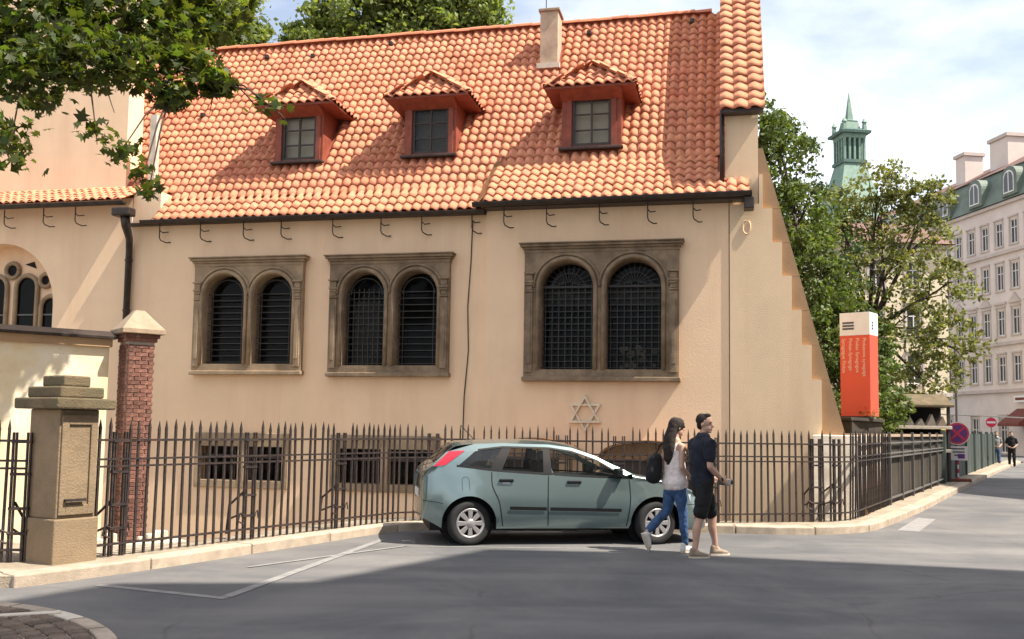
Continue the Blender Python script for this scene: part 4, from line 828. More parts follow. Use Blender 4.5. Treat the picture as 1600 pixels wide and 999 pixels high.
for a, b in zip(BW[1:-1], BW[2:]):
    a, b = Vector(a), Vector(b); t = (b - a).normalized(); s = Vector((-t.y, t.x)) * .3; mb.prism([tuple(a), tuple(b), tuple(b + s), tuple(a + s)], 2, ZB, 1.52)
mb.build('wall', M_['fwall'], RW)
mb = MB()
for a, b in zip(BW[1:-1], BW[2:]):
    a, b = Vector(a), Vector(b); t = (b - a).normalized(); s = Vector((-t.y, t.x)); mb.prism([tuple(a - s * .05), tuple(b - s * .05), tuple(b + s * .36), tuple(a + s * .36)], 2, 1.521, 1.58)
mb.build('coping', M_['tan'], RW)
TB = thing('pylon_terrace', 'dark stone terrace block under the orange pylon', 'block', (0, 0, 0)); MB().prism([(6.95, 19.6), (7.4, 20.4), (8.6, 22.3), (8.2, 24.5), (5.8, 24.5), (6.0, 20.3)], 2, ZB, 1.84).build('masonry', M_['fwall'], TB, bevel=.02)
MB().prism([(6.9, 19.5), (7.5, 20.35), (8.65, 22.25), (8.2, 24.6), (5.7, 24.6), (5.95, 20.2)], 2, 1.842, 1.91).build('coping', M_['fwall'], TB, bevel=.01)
tag(MB().prism([(5.4, 17.25), (6.3, 17.35), (7.4, 19.2), (6.9, 19.4)], 2, ZB, 1.55).build('parapet', [M_['pale']], None, bevel=.02), 'low pale stone parapet at the foot of the buttress', 'parapet')
# dark green hoarding further along
HO = thing('hoarding', 'dark green board hoarding lining the far side street pavement', 'hoarding', (0, 0, 0)); a, b = Vector(FEN5[0]), Vector(FEN5[1]); n = 22; t = (b - a).normalized(); s = Vector((-t.y, t.x)) * .05
for k in range(n):
    p, q = a + (b - a) * (k / n + .001), a + (b - a) * ((k + 1) / n - .001); MB().prism([tuple(p), tuple(q), tuple(q + s), tuple(p + s)], 2, .12, 1.62 + random.uniform(-.02, .02)).build('board', M_['hoard'], HO)
for k in range(0, n + 1, 3): p = a + (b - a) * k / n; MB().box(-.05, .05, -.05, .05, .12, 1.72).build('post', M_['hoard'], HO).location = (p.x - .0, p.y - .0, 0)

# ------------------------------------------------------------------ far street: buildings
def facade_building(name, label, loc, rz, W, H, D, rows, wins, wm, win_w=.95, trim=M_['far_trim'], ledges=(), pediment=(), holes_depth=.18, label_cat='building'):
    B = thing(name, label, label_cat, loc, rz); hs = []
    for (z0, z1), xs in zip(rows, wins):
        for x in xs: hs.append((x - win_w / 2, x + win_w / 2, z0, z1))
    mb = MB(); cells(mb, 0, W, 0, H, 0, hs)
    for h in hs: reveal(mb, h, 0, holes_depth)
    mb.quad((0, 0, 0), (0, D, 0), (0, D, H), (0, 0, H)); mb.quad((W, 0, 0), (W, 0, H), (W, D, H), (W, D, 0)); mb.quad((0, D, 0), (W, D, 0), (W, D, H), (0, D, H)); mb.quad((0, 0, H), (W, 0, H), (W, D, H), (0, D, H))
    mb.build('wall', wm, B)
    for h in hs:
        Wn = link('window', None, B); mb = MB(); x0, x1, z0, z1 = h; f = .07
        for a, b, c, e in ((x0, x0 + f, z0, z1), (x1 - f, x1, z0, z1), (x0 + f, x1 - f, z0, z0 + f), (x0 + f, x1 - f, z1 - f, z1), ((x0 + x1) / 2 - .03, (x0 + x1) / 2 + .03, z0 + f, z1 - f), (x0 + f, x1 - f, z0 + (z1 - z0) * .66 - .03, z0 + (z1 - z0) * .66 + .03)): mb.box(a, b, .08, .13, c, e)
        mb.build('frame', M_['white'], Wn); MB().quad((x0, .14, z0), (x1, .14, z0), (x1, .14, z1), (x0, .14, z1)).build('pane', M_['glass_far'], Wn)
        mb = MB(); mb.box(x0 - .16, x1 + .16, -.10, -.002, z0 - .14, z0 - .02); mb.box(x0 - .16, x1 + .16, -.12, -.002, z1 + .18, z1 + .30); mb.box(x0 - .14, x0 - .02, -.05, -.002, z0 - .02, z1 + .18); mb.box(x1 + .02, x1 + .14, -.05, -.002, z0 - .02, z1 + .18); mb.build('surround', trim, Wn)
    for z in ledges: MB().box(-.1, W + .1, -.22, -.003, z, z + .26).build('ledge', trim, B)
    return B, hs
# pale apartment house closing the street; local x from the far end to the near end
NX = [.8 + 1.82 * k for k in range(24)]
far_o = Vector((34.0, 110.6)); far_d = Vector((.132, -.991))
BX = thing; rows = [(.2, 2.9), (5.75, 7.75), (9.4, 11.4), (13.0, 15.0), (16.5, 18.4)]
FB, hs = facade_building('apartment_house', 'tall pale pink apartment house with green mansard and arched dormers', (far_o.x, far_o.y, 0), math.atan2(far_d.y, far_d.x), 44, 20.0, 14, rows,
    [NX[1::2], NX, NX, NX, NX], M_['far_wall'], win_w=.88, ledges=(4.9, 8.6, 15.8, 19.7))
NX = [.8 + 1.82 * k for k in range(24)]
for k, x in enumerate(NX):
    mb = MB().prism([(x - .72, 11.85), (x + .72, 11.85), (x, 12.65)], 1, -.16, -.002) if k % 2 == 0 else MB().box(x - .75, x + .75, -.15, -.002, 11.85, 12.02); mb.build('pediment', M_['far_trim'], FB)
mb = MB().quad((-.2, -.35, 20.0), (44.2, -.35, 20.0), (44.2, .9, 22.9), (-.2, .9, 22.9)); mb.quad((-.2, -.35, 20.0), (-.2, .9, 22.9), (-.2, 13, 22.9), (-.2, 13, 20)); mb.build('mansard', M_['mansard'], FB)
mb = MB().quad((-.3, .7, 22.9), (44.3, .7, 22.9), (44.3, 6.5, 26.0), (-.3, 6.5, 26.0)); mb.quad((-.3, .7, 22.9), (-.3, 6.5, 26.0), (-.3, 12.5, 22.9)); mb.quad((-.3, 6.5, 26), (44.3, 6.5, 26), (44.3, 12.5, 22.9), (-.3, 12.5, 22.9)); mb.build('roof', M_['far_roof'], FB)
for k in range(9):
    c = 2.2 + 4.4 * k; D = link('dormer', None, FB); P = [(c - .95, 20.2)] + arch_pts(c - .95, c + .95, 21.55, 12) + [(c + .95, 20.2)]
    mb = MB().prism(P, 1, -.45, 2.0); mb.build('hood', M_['mansard'], D)
    P2 = [(c - .62, 20.4)] + arch_pts(c - .62, c + .62, 21.55, 10) + [(c + .62, 20.4)]
    MB().prism(P2, 1, -.50, -.452).build('window_frame', M_['white'], D)
    for sx in (-1, 1): P3 = [(c + sx * .06, 20.5), (c + sx * .54, 20.5), (c + sx * .54, 21.6), (c + sx * .36, 21.95), (c + sx * .06, 22.05)]; MB().prism(P3, 1, -.512, -.502).build('pane', M_['glass_far'], D)
for cx, w_ in ((25.5, .7), (31, 1.2)):
    MB().box(cx - w_, cx + w_, 3.2, 5.0, 22.5, 26.7).build('chimney', M_['far_wall'], FB, bevel=.03); MB().box(cx - w_ - .15, cx + w_ + .15, 3.05, 5.15, 26.7, 27.0).build('chimney_cap', M_['far_trim'], FB)
AW = thing('shop_awning', 'small dark red awning over a shop door in the far apartment house', 'awning', (far_o.x + far_d.x * 38.6, far_o.y + far_d.y * 38.6, 0), math.atan2(far_d.y, far_d.x))
MB().prism([(-.25, 3.6), (-1.9, 2.45), (-1.9, 2.25), (-.25, 2.25)], 0, -1.2, 1.2).build('canopy', M_['red'], AW); MB().box(-1.5, 1.5, -.3, -.24, 4.1, 4.6).build('sign_board', M_['white'], AW)
MB().box(-1.3, 1.3, -.32, -.302, 4.25, 4.45).build('sign_print', M_['red'], AW)
# cream building behind the trees
rows2 = [(1.5, 3.4), (4.8, 6.7), (8.0, 9.9), (11.1, 12.9)]; CX_ = [1.3 + 2.5 * k for k in range(9)]
CB, _ = facade_building('cream_house', 'cream plastered house largely hidden behind the street trees', (20.0, 62.0, 0), R(4), 8.6, 14.0, 10, rows2, [[c for c in CX_ if c < 8]] * 4, M_['far_cream'], win_w=1.0, ledges=(4.0, 13.7))
mb = MB().quad((-.5, -.5, 14), (9, -.5, 14), (9, 5, 16.5), (-.5, 5, 16.5)); mb.quad((-.5, 5, 16.5), (9, 5, 16.5), (9, 10.5, 14), (-.5, 10.5, 14)); mb.quad((9, -.5, 14), (9, 10.5, 14), (9, 5, 16.5)); mb.quad((-.5, -.5, 14), (-.5, 5, 16.5), (-.5, 10.5, 14)); mb.build('roof', M_['far_roof'], CB)
# church tower with green copper spire
TW_ = thing('church_tower', 'green copper church spire with an open lantern rising above the trees', 'tower', (46.2, 130, 0), R(8)); TW_.scale = (.86, .86, 1)
MB().box(-5, 5, -5, 5, 0, 26).build('tower_body', M_['far_cream'], TW_)
def frustum(mb, z0, a0, z1, a1):
    q = [(-1, -1), (1, -1), (1, 1), (-1, 1)]
    for k in range(4): p, r_ = q[k], q[(k + 1) % 4]; mb.quad((p[0] * a0, p[1] * a0, z0), (r_[0] * a0, r_[1] * a0, z0), (r_[0] * a1, r_[1] * a1, z1), (p[0] * a1, p[1] * a1, z1))
    mb.quad(*[(p[0] * a0, p[1] * a0, z0) for p in q]); mb.quad(*[(p[0] * a1, p[1] * a1, z1) for p in q]); return mb
mb = MB(); frustum(mb, 26, 5.5, 31, 4.2); frustum(mb, 31.0, 4.2, 35.6, 2.5); frustum(mb, 35.6, 2.5, 38.3, 1.75); mb.build('tower_roof', M_['copper'], TW_)
MB().box(-2.0, 2.0, -2.0, 2.0, 38.3, 38.75).build('lantern_floor', M_['copper_dk'], TW_); MB().box(-1.1, 1.1, -1.1, 1.1, 38.75, 42.1).build('lantern_core', M_['copper_dk'], TW_)
for k in range(4):
    for j in range(5):
        x = -1.65 + .825 * j; M = Matrix.Rotation(k * math.pi / 2, 4, 'Z')
        if j == 4: continue
        MB().box(x - .16, x + .16, -1.81, -1.49, 38.75, 41.8, M).build('lantern_post', M_['copper'], TW_)
MB().box(-1.85, 1.85, -1.85, 1.85, 41.8, 42.4).build('lantern_beam', M_['copper'], TW_); mb = MB(); frustum(mb, 42.4, 2.45, 42.75, 2.5); frustum(mb, 42.75, 2.5, 43.3, 1.3); mb.build('lantern_cornice', M_['copper_dk'], TW_)
mb = MB(); frustum(mb, 43.3, 1.25, 44.4, .95); frustum(mb, 44.4, 1.05, 44.6, .6); frustum(mb, 44.6, .5, 48.6, .03); mb.build('spire', M_['copper'], TW_)
for sx in (-1, 1):
    for sy in (-1, 1): mb = MB(); frustum(mb, 42.9, .28, 44.0, .22); frustum(mb, 44.0, .36, 44.6, .04); o = mb.build('pinnacle', M_['copper'], TW_); o.location = (sx * 1.7, sy * 1.7, 0)
# buildings across the road, outside the picture, that shade the roadway
def block(name, label, poly, H):
    B = thing(name, label, 'building'); MB().prism(poly, 2, 0, H).build('wall', M_['opp'], B)
    wm = MB().box(-.55, .55, -.04, .03, 0, 1.9).mesh('window', M_['glass_far'])
    for k in range(len(poly)):
        a, b = Vector(poly[k]), Vector(poly[(k + 1) % len(poly)]); l = (b - a).length; n = int(l / 2.6)
        for j in range(n):
            for r in range(6):
                if 1.2 + 3.5 * r + 2.2 > H: continue
                o = link('window', wm, B); p = a + (b - a) * ((j + .5) / n); o.location = (p.x, p.y, 1.2 + 3.5 * r); o.rotation_euler = (0, 0, math.atan2((b - a).y, (b - a).x))
    return B
block('corner_house', 'plain plastered corner house across the road shading the asphalt', [(30, 4.7), (19.6, 6.75), (15.2, 7.9), (13.15, 8.0), (11.45, 5.15), (9.55, 4.9), (8.95, 3.8), (8.4, -16), (30, -16)][::-1], 22)
block('terrace_house', 'plain plastered terrace house across the side street shading its roadway', [(25.6, 21.8), (26.3, 18.7), (46, 15), (46, 31), (27.6, 31)], 22)

# ------------------------------------------------------------------ pylon, signs and small street furniture
PY = thing('orange_pylon', 'tall orange information pylon with white head on the terrace block', 'sign', (7.22, 21.05, 1.912), R(-40))
pw, pd, ph = .65, .50, 2.30
MB().box(0, pw, 0, pd, .04, 1.80).build('body', M_['orange'], PY, bevel=.004); MB().box(-.004, pw + .004, -.004, pd + .004, 1.802, ph).build('head', M_['white'], PY, bevel=.004); MB().box(.02, pw - .02, .02, pd - .02, 0, .04).build('base', M_['ink'], PY)
for k in range(3): MB().box(.06, .31, -.010, -.005, 2.06 - k * .065, 2.10 - k * .065).build('logo_bar', M_['ink'], PY)
for k in range(3): MB().box(pw + .005, pw + .010, .12, .20, 2.06 - k * .065, 2.10 - k * .065).build('logo_bar', M_['ink'], PY)
for k, (tx, sz) in enumerate((('Pinkasova synagoga', .108), ('Pinkas Synagogue', .108), ('Pinkas-Synagoge', .108), ('Synagogue Pinkas', .108))):
    cu = bpy.data.curves.new('lettering', 'FONT'); cu.body = tx; cu.size = sz; cu.extrude = .002; tmp = bpy.data.objects.new('tmp', cu); COL.objects.link(tmp); dg = bpy.context.evaluated_depsgraph_get(); me = bpy.data.meshes.new_from_object(tmp.evaluated_get(dg)); bpy.data.objects.remove(tmp)
    me.materials.clear(); me.materials.append(M_['ltr']); o = link('lettering', me, PY); tag(o, kind='stuff'); o.location = (.50 - k * .15, -.004, 1.74); o.rotation_euler = (R(90), R(90), 0)
def disc(mb, r, y0, y1, n=28, cz=0.0): return mb.prism([(r * math.cos(2 * math.pi * k / n), cz + r * math.sin(2 * math.pi * k / n)) for k in range(n)], 1, y0, y1)
NS = thing('no_stopping_sign', 'round no-stopping sign with red cross and ring above a white plate', 'sign', (14.05, 30.3, .12), R(-25))
disc(MB(), .36, 0, .02, cz=1.50).build('sign_rim', M_['swhite'], NS); disc(MB(), .335, -.006, -.001, cz=1.50).build('sign_ring', M_['sred'], NS); disc(MB(), .275, -.012, -.007, cz=1.50).build('sign_face', M_['sblue'], NS)
for k, an in enumerate((45, -45)): M = Matrix.Translation((0, 0, 1.5)) @ Matrix.Rotation(R(an), 4, 'Y'); MB().box(-.27, .27, -.018 - .003 * k, -.013, -.035, .035, M).build('cross_bar', M_['sred'], NS)
MB().box(-.28, .28, 0, .02, .66, 1.10).build('plate', M_['swhite'], NS)
for k in range(3): MB().box(-.2 + .05 * k, .2, -.008, -.001, 1.0 - .1 * k, 1.04 - .1 * k).build('plate_print', M_['ink'], NS)
MB().box(.0, .2, -.012, -.009, .72, .86).build('plate_symbol', M_['sblue'], NS)
for k in range(5): MB().tube([(0, .045, .0 + .13 * k), (0, .045, .13 + .13 * k)], .03, 8).build('pole_band', M_['swhite'] if k % 2 else M_['sred'], NS)
MB().tube([(0, .045, .65), (0, .045, 1.8)], .028, 8).build('pole', M_['bars'], NS); MB().box(-.38, .38, -.2, .28, 0, .09).build('base', M_['red'], NS, bevel=.02)
NE = thing('no_entry_sign', 'small round no-entry sign on a grey pole beyond the hoarding', 'sign', (29.6, 59.3, 0), R(-25))
disc(MB(), .30, 0, .03, cz=2.35).build('sign_face', M_['sred'], NE); MB().box(-.24, .24, -.006, -.001, 2.29, 2.41).build('sign_bar', M_['swhite'], NE); MB().tube([(0, .06, 0), (0, .06, 2.75)], .035, 8).build('pole', M_['bars'], NE)
GB = thing('waste_container', 'dark green waste container with bright yellow lid behind the hoarding', 'container', (14.2, 32.3, .118), R(-30)); mb = MB(); mb.prism([(-.40, .1), (.40, .1), (.48, 1.5), (-.48, 1.5)], 1, -.35, .35); mb.build('bin', M_['green_bin'], GB, bevel=.03)
MB().prism([(-.52, 1.502), (.52, 1.502), (.48, 1.62), (-.48, 1.66)], 1, -.4, .4).build('lid', M_['yellow'], GB, bevel=.03)
for sx in (-.3, .3): MB().lathe([(.0, -.03), (.09, -.03), (.09, .03), (0, .03)], 12, Matrix.Translation((sx, .3, .09)) @ Matrix.Rotation(R(90), 4, 'Y')).build('wheel', M_['rubber'], GB)
SS = thing('tiered_stone_stand', 'tan-roofed stand with two tiers of pale pointed stones by the trees', 'stand', (11.55, 30.2, 0), R(-3))
MB().prism([(-.35, 2.42), (1.0, 2.42), (1.0, 2.75), (.5, 2.85), (-.35, 2.50)], 0, -.1, 2.2).build('roof', M_['mossy'], SS, bevel=.02); MB().box(0, 2.1, .5, .6, ZB, 2.42).build('back', M_['dark'], SS)
for z in (1.12, 1.84): MB().box(-.05, 2.15, -.25, .5, z - .10, z).build('shelf', M_['pale'], SS, bevel=.01)
for x in (.03, 2.07): MB().box(x - .04, x + .04, -.2, -.12, ZB, 2.42).build('upright', M_['wood'], SS)
for z in (1.12, 1.84):
    for k in range(6):
        x = .25 + .33 * k; h = random.uniform(.22, .38); MB().prism([(x - .16, z + .002), (x + .16, z + .002), (x + .03, z + h)], 1, -.12, .12).build('pointed_stone', M_['pale'], SS, bevel=.015)
RB = thing('red_board_stand', 'small red-topped notice board on two posts behind the hoarding', 'notice board', (14.35, 33.6, .118), R(-20))
MB().box(-.5, .5, 0, .06, 2.0, 2.45).build('board', M_['red'], RB, bevel=.01)
for x in (-.4, .0, .42): MB().box(x - .06, x + .06, .0, .08, 0, 2.0).build('post', M_['redwood'] if x else M_['pale'], RB)
MB().tube([(0, 0, .0), (0, 0, 5.6)], .05, 8).build('pole', M_['bars'], thing('lamp_pole', 'thin grey metal pole standing before the pale apartment house', 'pole', (18.3, 39.5, .118)))
tag(MB().tube([(15.5, 38.0, 2.4), (20, 41.8, 2.42), (24.5, 45.5, 2.4)], .03, 5).build('barrier_rail', M_['bars']), 'thin grey horizontal rail crossing before the far doorways', 'rail')
for p in ((15.5, 38.0), (24.5, 45.5)): MB().tube([(p[0], p[1], .0), (p[0], p[1], 2.42)], .03, 6).build('post', M_['bars'], bpy.data.objects['barrier_rail'])
# little plant pot at the pylon foot
PP = thing('yellow_flowers', 'small clump of yellow-green flowers at the pylon foot', 'plant', (7.72, 20.75, 1.912)); mb = MB()
for _ in range(160):
    p = Vector((random.gauss(0, .10), random.gauss(0, .06), abs(random.gauss(.10, .06)))); e = Matrix.Rotation(random.uniform(0, 6.28), 3, 'Z') @ Matrix.Rotation(random.uniform(-1, 1), 3, 'X'); a, b = e @ Vector((.03, 0, 0)), e @ Vector((0, .018, 0)); mb.quad(p - a, p - b, p + a, p + b)
mb.build('leaves', M_['leaf_b'], PP)

# ------------------------------------------------------------------ parked car
def interp(x, P): return float(np.interp(x, [p[0] for p in P], [p[1] for p in P]))
def sm(P, n=8):
    Q = smoothline([(a, b, 0) for a, b in P], n); return [(q.x, q.y) for q in Q]
XR, XF, WB, WR = -.66, 3.50, 2.63, .298     # rear end, front end, front axle, wheel radius (rear axle at x=0)
C_TOP = sm([(-.66, .62), (-.65, .90), (-.60, 1.00), (-.52, 1.08), (-.40, 1.20), (-.26, 1.34), (-.14, 1.395), (.25, 1.425), (.8, 1.435), (1.2, 1.42), (1.5, 1.375), (1.75, 1.29), (2.05, 1.14), (2.32, 1.00), (2.5, .955), (2.8, .90), (3.05, .83), (3.28, .735), (3.42, .62), (3.50, .46)])
C_BELT = sm([(-.66, .60), (-.645, .88), (-.59, .985), (-.5, 1.05), (-.3, 1.06), (0, 1.035), (.35, .995), (1.0, .955), (1.6, .925), (2.2, .905), (2.5, .885), (2.8, .835), (3.05, .765), (3.28, .67), (3.42, .57), (3.50, .44)])
C_RAIL = sm([(-.66, .615), (-.6, .99), (-.52, 1.065), (-.40, 1.17), (-.26, 1.285), (-.14, 1.34), (.25, 1.375), (.8, 1.38), (1.2, 1.36), (1.5, 1.315), (1.75, 1.23), (2.05, 1.085), (2.32, .965), (2.5, .93), (2.8, .872), (3.05, .80), (3.28, .705), (3.42, .60), (3.5, .452)])
C_W = sm([(-.66, .60), (-.63, .70), (-.55, .765), (-.3, .82), (.1, .845), (.8, .85), (1.8, .85), (2.5, .845), (2.9, .82), (3.15, .77), (3.33, .69), (3.44, .58), (3.50, .44)])
def zbot(x):
    z = .225
    if x < -.36: z = .225 + (.36 - .225) * min(1, (-.36 - x) / .25)
    if x > 3.0: z = .205
    for xw in (0, WB):
        d = abs(x - xw); Ra = .372
        if d < Ra: z = max(z, WR + math.sqrt(Ra * Ra - d * d) - .005)
    return z
def wid(x, z):
    w = interp(x, C_W); zb = interp(x, C_BELT); t = (z - .2) / max(.05, zb - .2)
    f = np.interp(t, [0, .12, .3, .5, .62, .72, .9, 1.0], [.925, .965, .992, 1.0, .998, .985, .965, .945])
    for xw in (0, WB):   # flared wheel arches
        d = math.hypot(x - xw, z - WR)
        if .36 < d < .50: f += .016 * (1 - (d - .36) / .14)
    return w * float(f)
def cab(x, z):
    zb, zr = interp(x, C_BELT), interp(x, C_RAIL); w = interp(x, C_W); t = max(0, min(1, (z - zb) / max(.02, zr - zb))); hgt = zr - zb
    yr = w * .945 - min(.245, hgt * .53); return w * .945 * (1 - t) + yr * t + .02 * math.sin(math.pi * t)
def side(x, z): return cab(x, z) if z > interp(x, C_BELT) else wid(x, z)
xs_ = sorted(set([round(v, 4) for v in list(np.linspace(XR, XF, 70)) + [c + s * .372 * math.cos(a) for c in (0, WB) for s in (-1, 1) for a in np.linspace(0, 1.5, 9)] + [-.655, -.645, -.63, 3.47, 3.44, 3.49]]))
CAR = thing('hatchback_car', 'silver-green five-door hatchback car parked at the kerb before the railings', 'car', (-.68, 13.93, 0), math.atan2(.44, 2.62))
NS_ = 9
def ring(x):
    zb0, zb1 = zbot(x), interp(x, C_BELT); zb0 = min(zb0, zb1 - .02); P = []
    for k in range(NS_): z = zb0 + (zb1 - zb0) * k / (NS_ - 1); P.append((wid(x, z), z))
    zr, zt = interp(x, C_RAIL), interp(x, C_TOP)
    for k in (1, 2, 3): z = zb1 + (zr - zb1) * k / 3; P.append((cab(x, z), z))
    y3 = P[-1][0]
    for f in (.9, .7, .35, 0): P.append((y3 * f, zr + (zt - zr) * (1 - f ** 2.2)))
    return P
body, screen, rearg = MB(), MB(), MB(); K = NS_ + 7
for x0, x1 in zip(xs_[:-1], xs_[1:]):
    A, B = ring(x0), ring(x1); xm = (x0 + x1) / 2
    for s in (-1, 1):
        for k in range(K - 1):
            tgt = body
            if NS_ - 1 <= k < NS_ + 2 and -.30 < xm < 2.30 and interp(xm, C_RAIL) - interp(xm, C_BELT) > .07: continue      # side windows
            if k >= NS_ + 2:
                if 1.55 < xm < 2.33: tgt = screen
                elif -.50 < xm < -.20 and k >= NS_ + 3: tgt = rearg
            tgt.quad((x0, s * A[k][0], A[k][1]), (x1, s * B[k][0], B[k][1]), (x1, s * B[k + 1][0], B[k + 1][1]), (x0, s * A[k + 1][0], A[k + 1][1]))
for xe in (XR, XF):
    A = ring(xe)
    for k in range(K - 1): body.quad((xe, -A[k][0], A[k][1]), (xe, A[k][0], A[k][1]), (xe, A[k + 1][0], A[k + 1][1]), (xe, -A[k + 1][0], A[k + 1][1]))
bo = body.build('body', M_['paint'], CAR, smooth=True); screen.build('windscreen', M_['cglass'], CAR, smooth=True); rearg.build('rear_window', M_['cglass_dark'], CAR, smooth=True)
def patch(poly, m, name, off=.004, n=8, parent=CAR, sides=(-1, 1), mode=side):
    """polygon given in (x, z) on the car's flank: two chains (lower, upper) of equal x count"""
    lo, hi = poly
    for s in sides:
        mb = MB()
        for i in range(n):
            t0, t1 = i / n, (i + 1) / n
            def P(t, u):
                f = lambda ch: np.array([np.interp(t, np.linspace(0, 1, len(ch)), [c[0] for c in ch]), np.interp(t, np.linspace(0, 1, len(ch)), [c[1] for c in ch])])
                q = f(lo) * (1 - u) + f(hi) * u; return (q[0], s * (mode(q[0], q[1]) + off), q[1])
            for j in range(4): mb.quad(P(t0, j / 4), P(t1, j / 4), P(t1, (j + 1) / 4), P(t0, (j + 1) / 4))
        mb.build(name, m, parent, smooth=True)
bl = lambda x: interp(x, C_BELT); rl = lambda x: interp(x, C_RAIL)
# glass
patch(([(.44, bl(.44) + .03), (1.02, bl(1.0) + .025)], [(.60, rl(.55) - .045), (1.04, rl(1.05) - .045)]), M_['cglass'], 'side_window', -.012)
patch(([(1.14, bl(1.14) + .025), (2.16, bl(2.16) + .02)], [(1.13, rl(1.13) - .045), (1.45, rl(1.45) - .05), (1.80, rl(1.80) - .045), (2.14, bl(2.14) + .045)]), M_['cglass'], 'side_window', -.012)
patch(([(-.18, bl(-.18) + .03), (.28, bl(.28) + .03)], [(.08, rl(.05) - .10), (.47, rl(.45) - .05)]), M_['cglass_dark'], 'quarter_window', -.006)
# pillars and window surrounds
patch(([(-.30, bl(-.30) - .005), (-.18, bl(-.18) + .0)], [(-.30, rl(-.30) + .0), (.08, rl(.08) - .10)]), M_['paint'], 'rear_pillar', .0)
patch(([(-.18, bl(-.18) + .0), (.44, bl(.44) + .0)], [(-.18, bl(-.18) + .03), (.44, bl(.44) + .03)]), M_['black'], 'window_trim', .0)
patch(([(.44, bl(.44) - .001), (2.30, bl(2.30) - .001)], [(.44, bl(.44) + .03), (2.16, bl(2.16) + .022)]), M_['black'], 'window_trim', .0, n=14)
patch(([(.28, bl(.28) + .03), (.44, bl(.44) + .03)], [(.47, rl(.47) - .05), (.60, rl(.60) - .045)]), M_['black'], 'door_pillar', .0)
patch(([(1.02, bl(1.02) + .025), (1.14, bl(1.14) + .025)], [(1.04, rl(1.04) - .045), (1.13, rl(1.13) - .045)]), M_['black'], 'door_pillar', .0)
patch(([(-.30, rl(-.30)), (.08, rl(.08) - .10), (.47, rl(.47) - .05), (1.13, rl(1.13) - .045), (1.45, rl(1.45) - .05), (1.80, rl(1.80) - .045), (2.16, bl(2.16) + .045)], [(-.30, rl(-.30) + .001), (.08, rl(.08) + .001), (.47, rl(.47) + .001), (1.13, rl(1.13) + .001), (1.45, rl(1.45) + .001), (1.80, rl(1.80) + .001), (2.30, rl(2.30) + .001)]), M_['paint'], 'roof_rail', .0, n=36)
patch(([(.12, rl(.12) - .092), (.47, rl(.47) - .065), (1.13, rl(1.13) - .058), (1.45, rl(1.45) - .06), (1.80, rl(1.80) - .055), (2.12, bl(2.12) + .045)], [(.12, rl(.12) - .07), (.47, rl(.47) - .04), (1.13, rl(1.13) - .035), (1.45, rl(1.45) - .04), (1.80, rl(1.80) - .035), (2.16, bl(2.16) + .06)]), M_['black'], 'window_trim', .003, n=36)
# tail light high on the rear pillar
patch(([(-.50, bl(-.50) + .005), (-.34, bl(-.34) + .015)], [(-.275, rl(-.275) - .012), (-.06, rl(-.06) - .075)]), M_['tail'], 'tail_light', .012, n=8)
def seam(pts, w, m, name, off=.0025, sides=(-1, 1)):
    for s in sides:
        mb = MB(); P = sm(pts, 6)
        for i in range(len(P) - 1):
            a, b = Vector(P[i]), Vector(P[i + 1]); t = (b - a).normalized(); nn = Vector((-t.y, t.x)) * w / 2
            q = [a - nn, b - nn, b + nn, a + nn]; mb.quad(*[(v.x, s * (wid(v.x, v.y) + off), v.y) for v in q])
        mb.build(name, m, CAR)
seam([(1.09, .94), (1.08, .6), (1.09, .26)], .012, M_['black'], 'door_gap'); seam([(2.24, .90), (2.25, .6), (2.20, .26)], .012, M_['black'], 'door_gap')
seam([(.30, .99), (.31, .80), (.40, .60), (.44, .40), (.46, .26)], .012, M_['black'], 'door_gap'); seam([(-.10, .74), (-.10, .90), (-.02, .9), (-.0, .74)], .005, M_['black'], 'fuel_flap', sides=(-1,))
seam([(.55, .505), (1.06, .495)], .045, M_['black'], 'door_moulding', .014); seam([(1.11, .494), (2.12, .475)], .045, M_['black'], 'door_moulding', .014)
seam([(-.64, .60), (-.45, .58), (-.36, .56)], .008, M_['black'], 'bumper_gap'); seam([(3.02, .55), (3.2, .55), (3.4, .53)], .008, M_['black'], 'bumper_gap')
for hx in (.50, 1.45):
    for s in (-1, 1):
        y = s * (wid(hx, .86) + .012); z = .875 - .018 * (hx > 1)
        H = MB().box(hx - .10, hx + .10, y - .016, y + .016, z - .018, z + .022).build('door_handle', M_['black'], CAR, bevel=.01); MB().box(hx - .055, hx + .055, y - s * .012 - .004, y - s * .012 + .004, z - .058, z - .02).build('handle_cup', M_['chrome'], H, bevel=.003)
for s in (-1, 1):
    y = s * (wid(2.0, .93) + .10); mb = MB().box(2.00, 2.11, y - .09, y + .09, .92, 1.06); m_ = mb.build('wing_mirror', M_['black'], CAR, bevel=.03); MB().box(2.06, 2.14, s * (wid(2.05, .93) - .02), y, .93, .97).build('mirror_arm', M_['black'], m_)
    mb = MB().quad((3.16, s * (wid(3.16, .60) + .004), .57), (3.40, s * (wid(3.40, .57) + .004), .54), (3.36, s * (wid(3.36, .62) + .004), .63), (3.12, s * (wid(3.12, .68) + .004), .70)); mb.build('headlight', M_['chrome'], CAR)
    mb = MB().box(3.20, 3.29, s * (wid(3.24, .42)) - .012, s * (wid(3.24, .42)) + .012, .37, .47); mb.build('indicator', M_['amber'], CAR, bevel=.008)
MB().box(-.668, -.655, -.26, .26, .62, .73).build('number_plate', M_['white'], CAR); MB().box(3.492, 3.515, -.26, .26, .36, .46).build('number_plate', M_['white'], CAR)
MB().box(-.52, 3.30, -.66, .66, .19, .30).build('underbody', M_['black'], CAR); MB().box(.45, 2.2, -.70, .70, .30, .42).build('cabin_floor', M_['cloth_grey'], CAR); MB().box(2.18, 2.28, -.70, .70, .42, .93).build('dashboard', M_['black'], CAR)
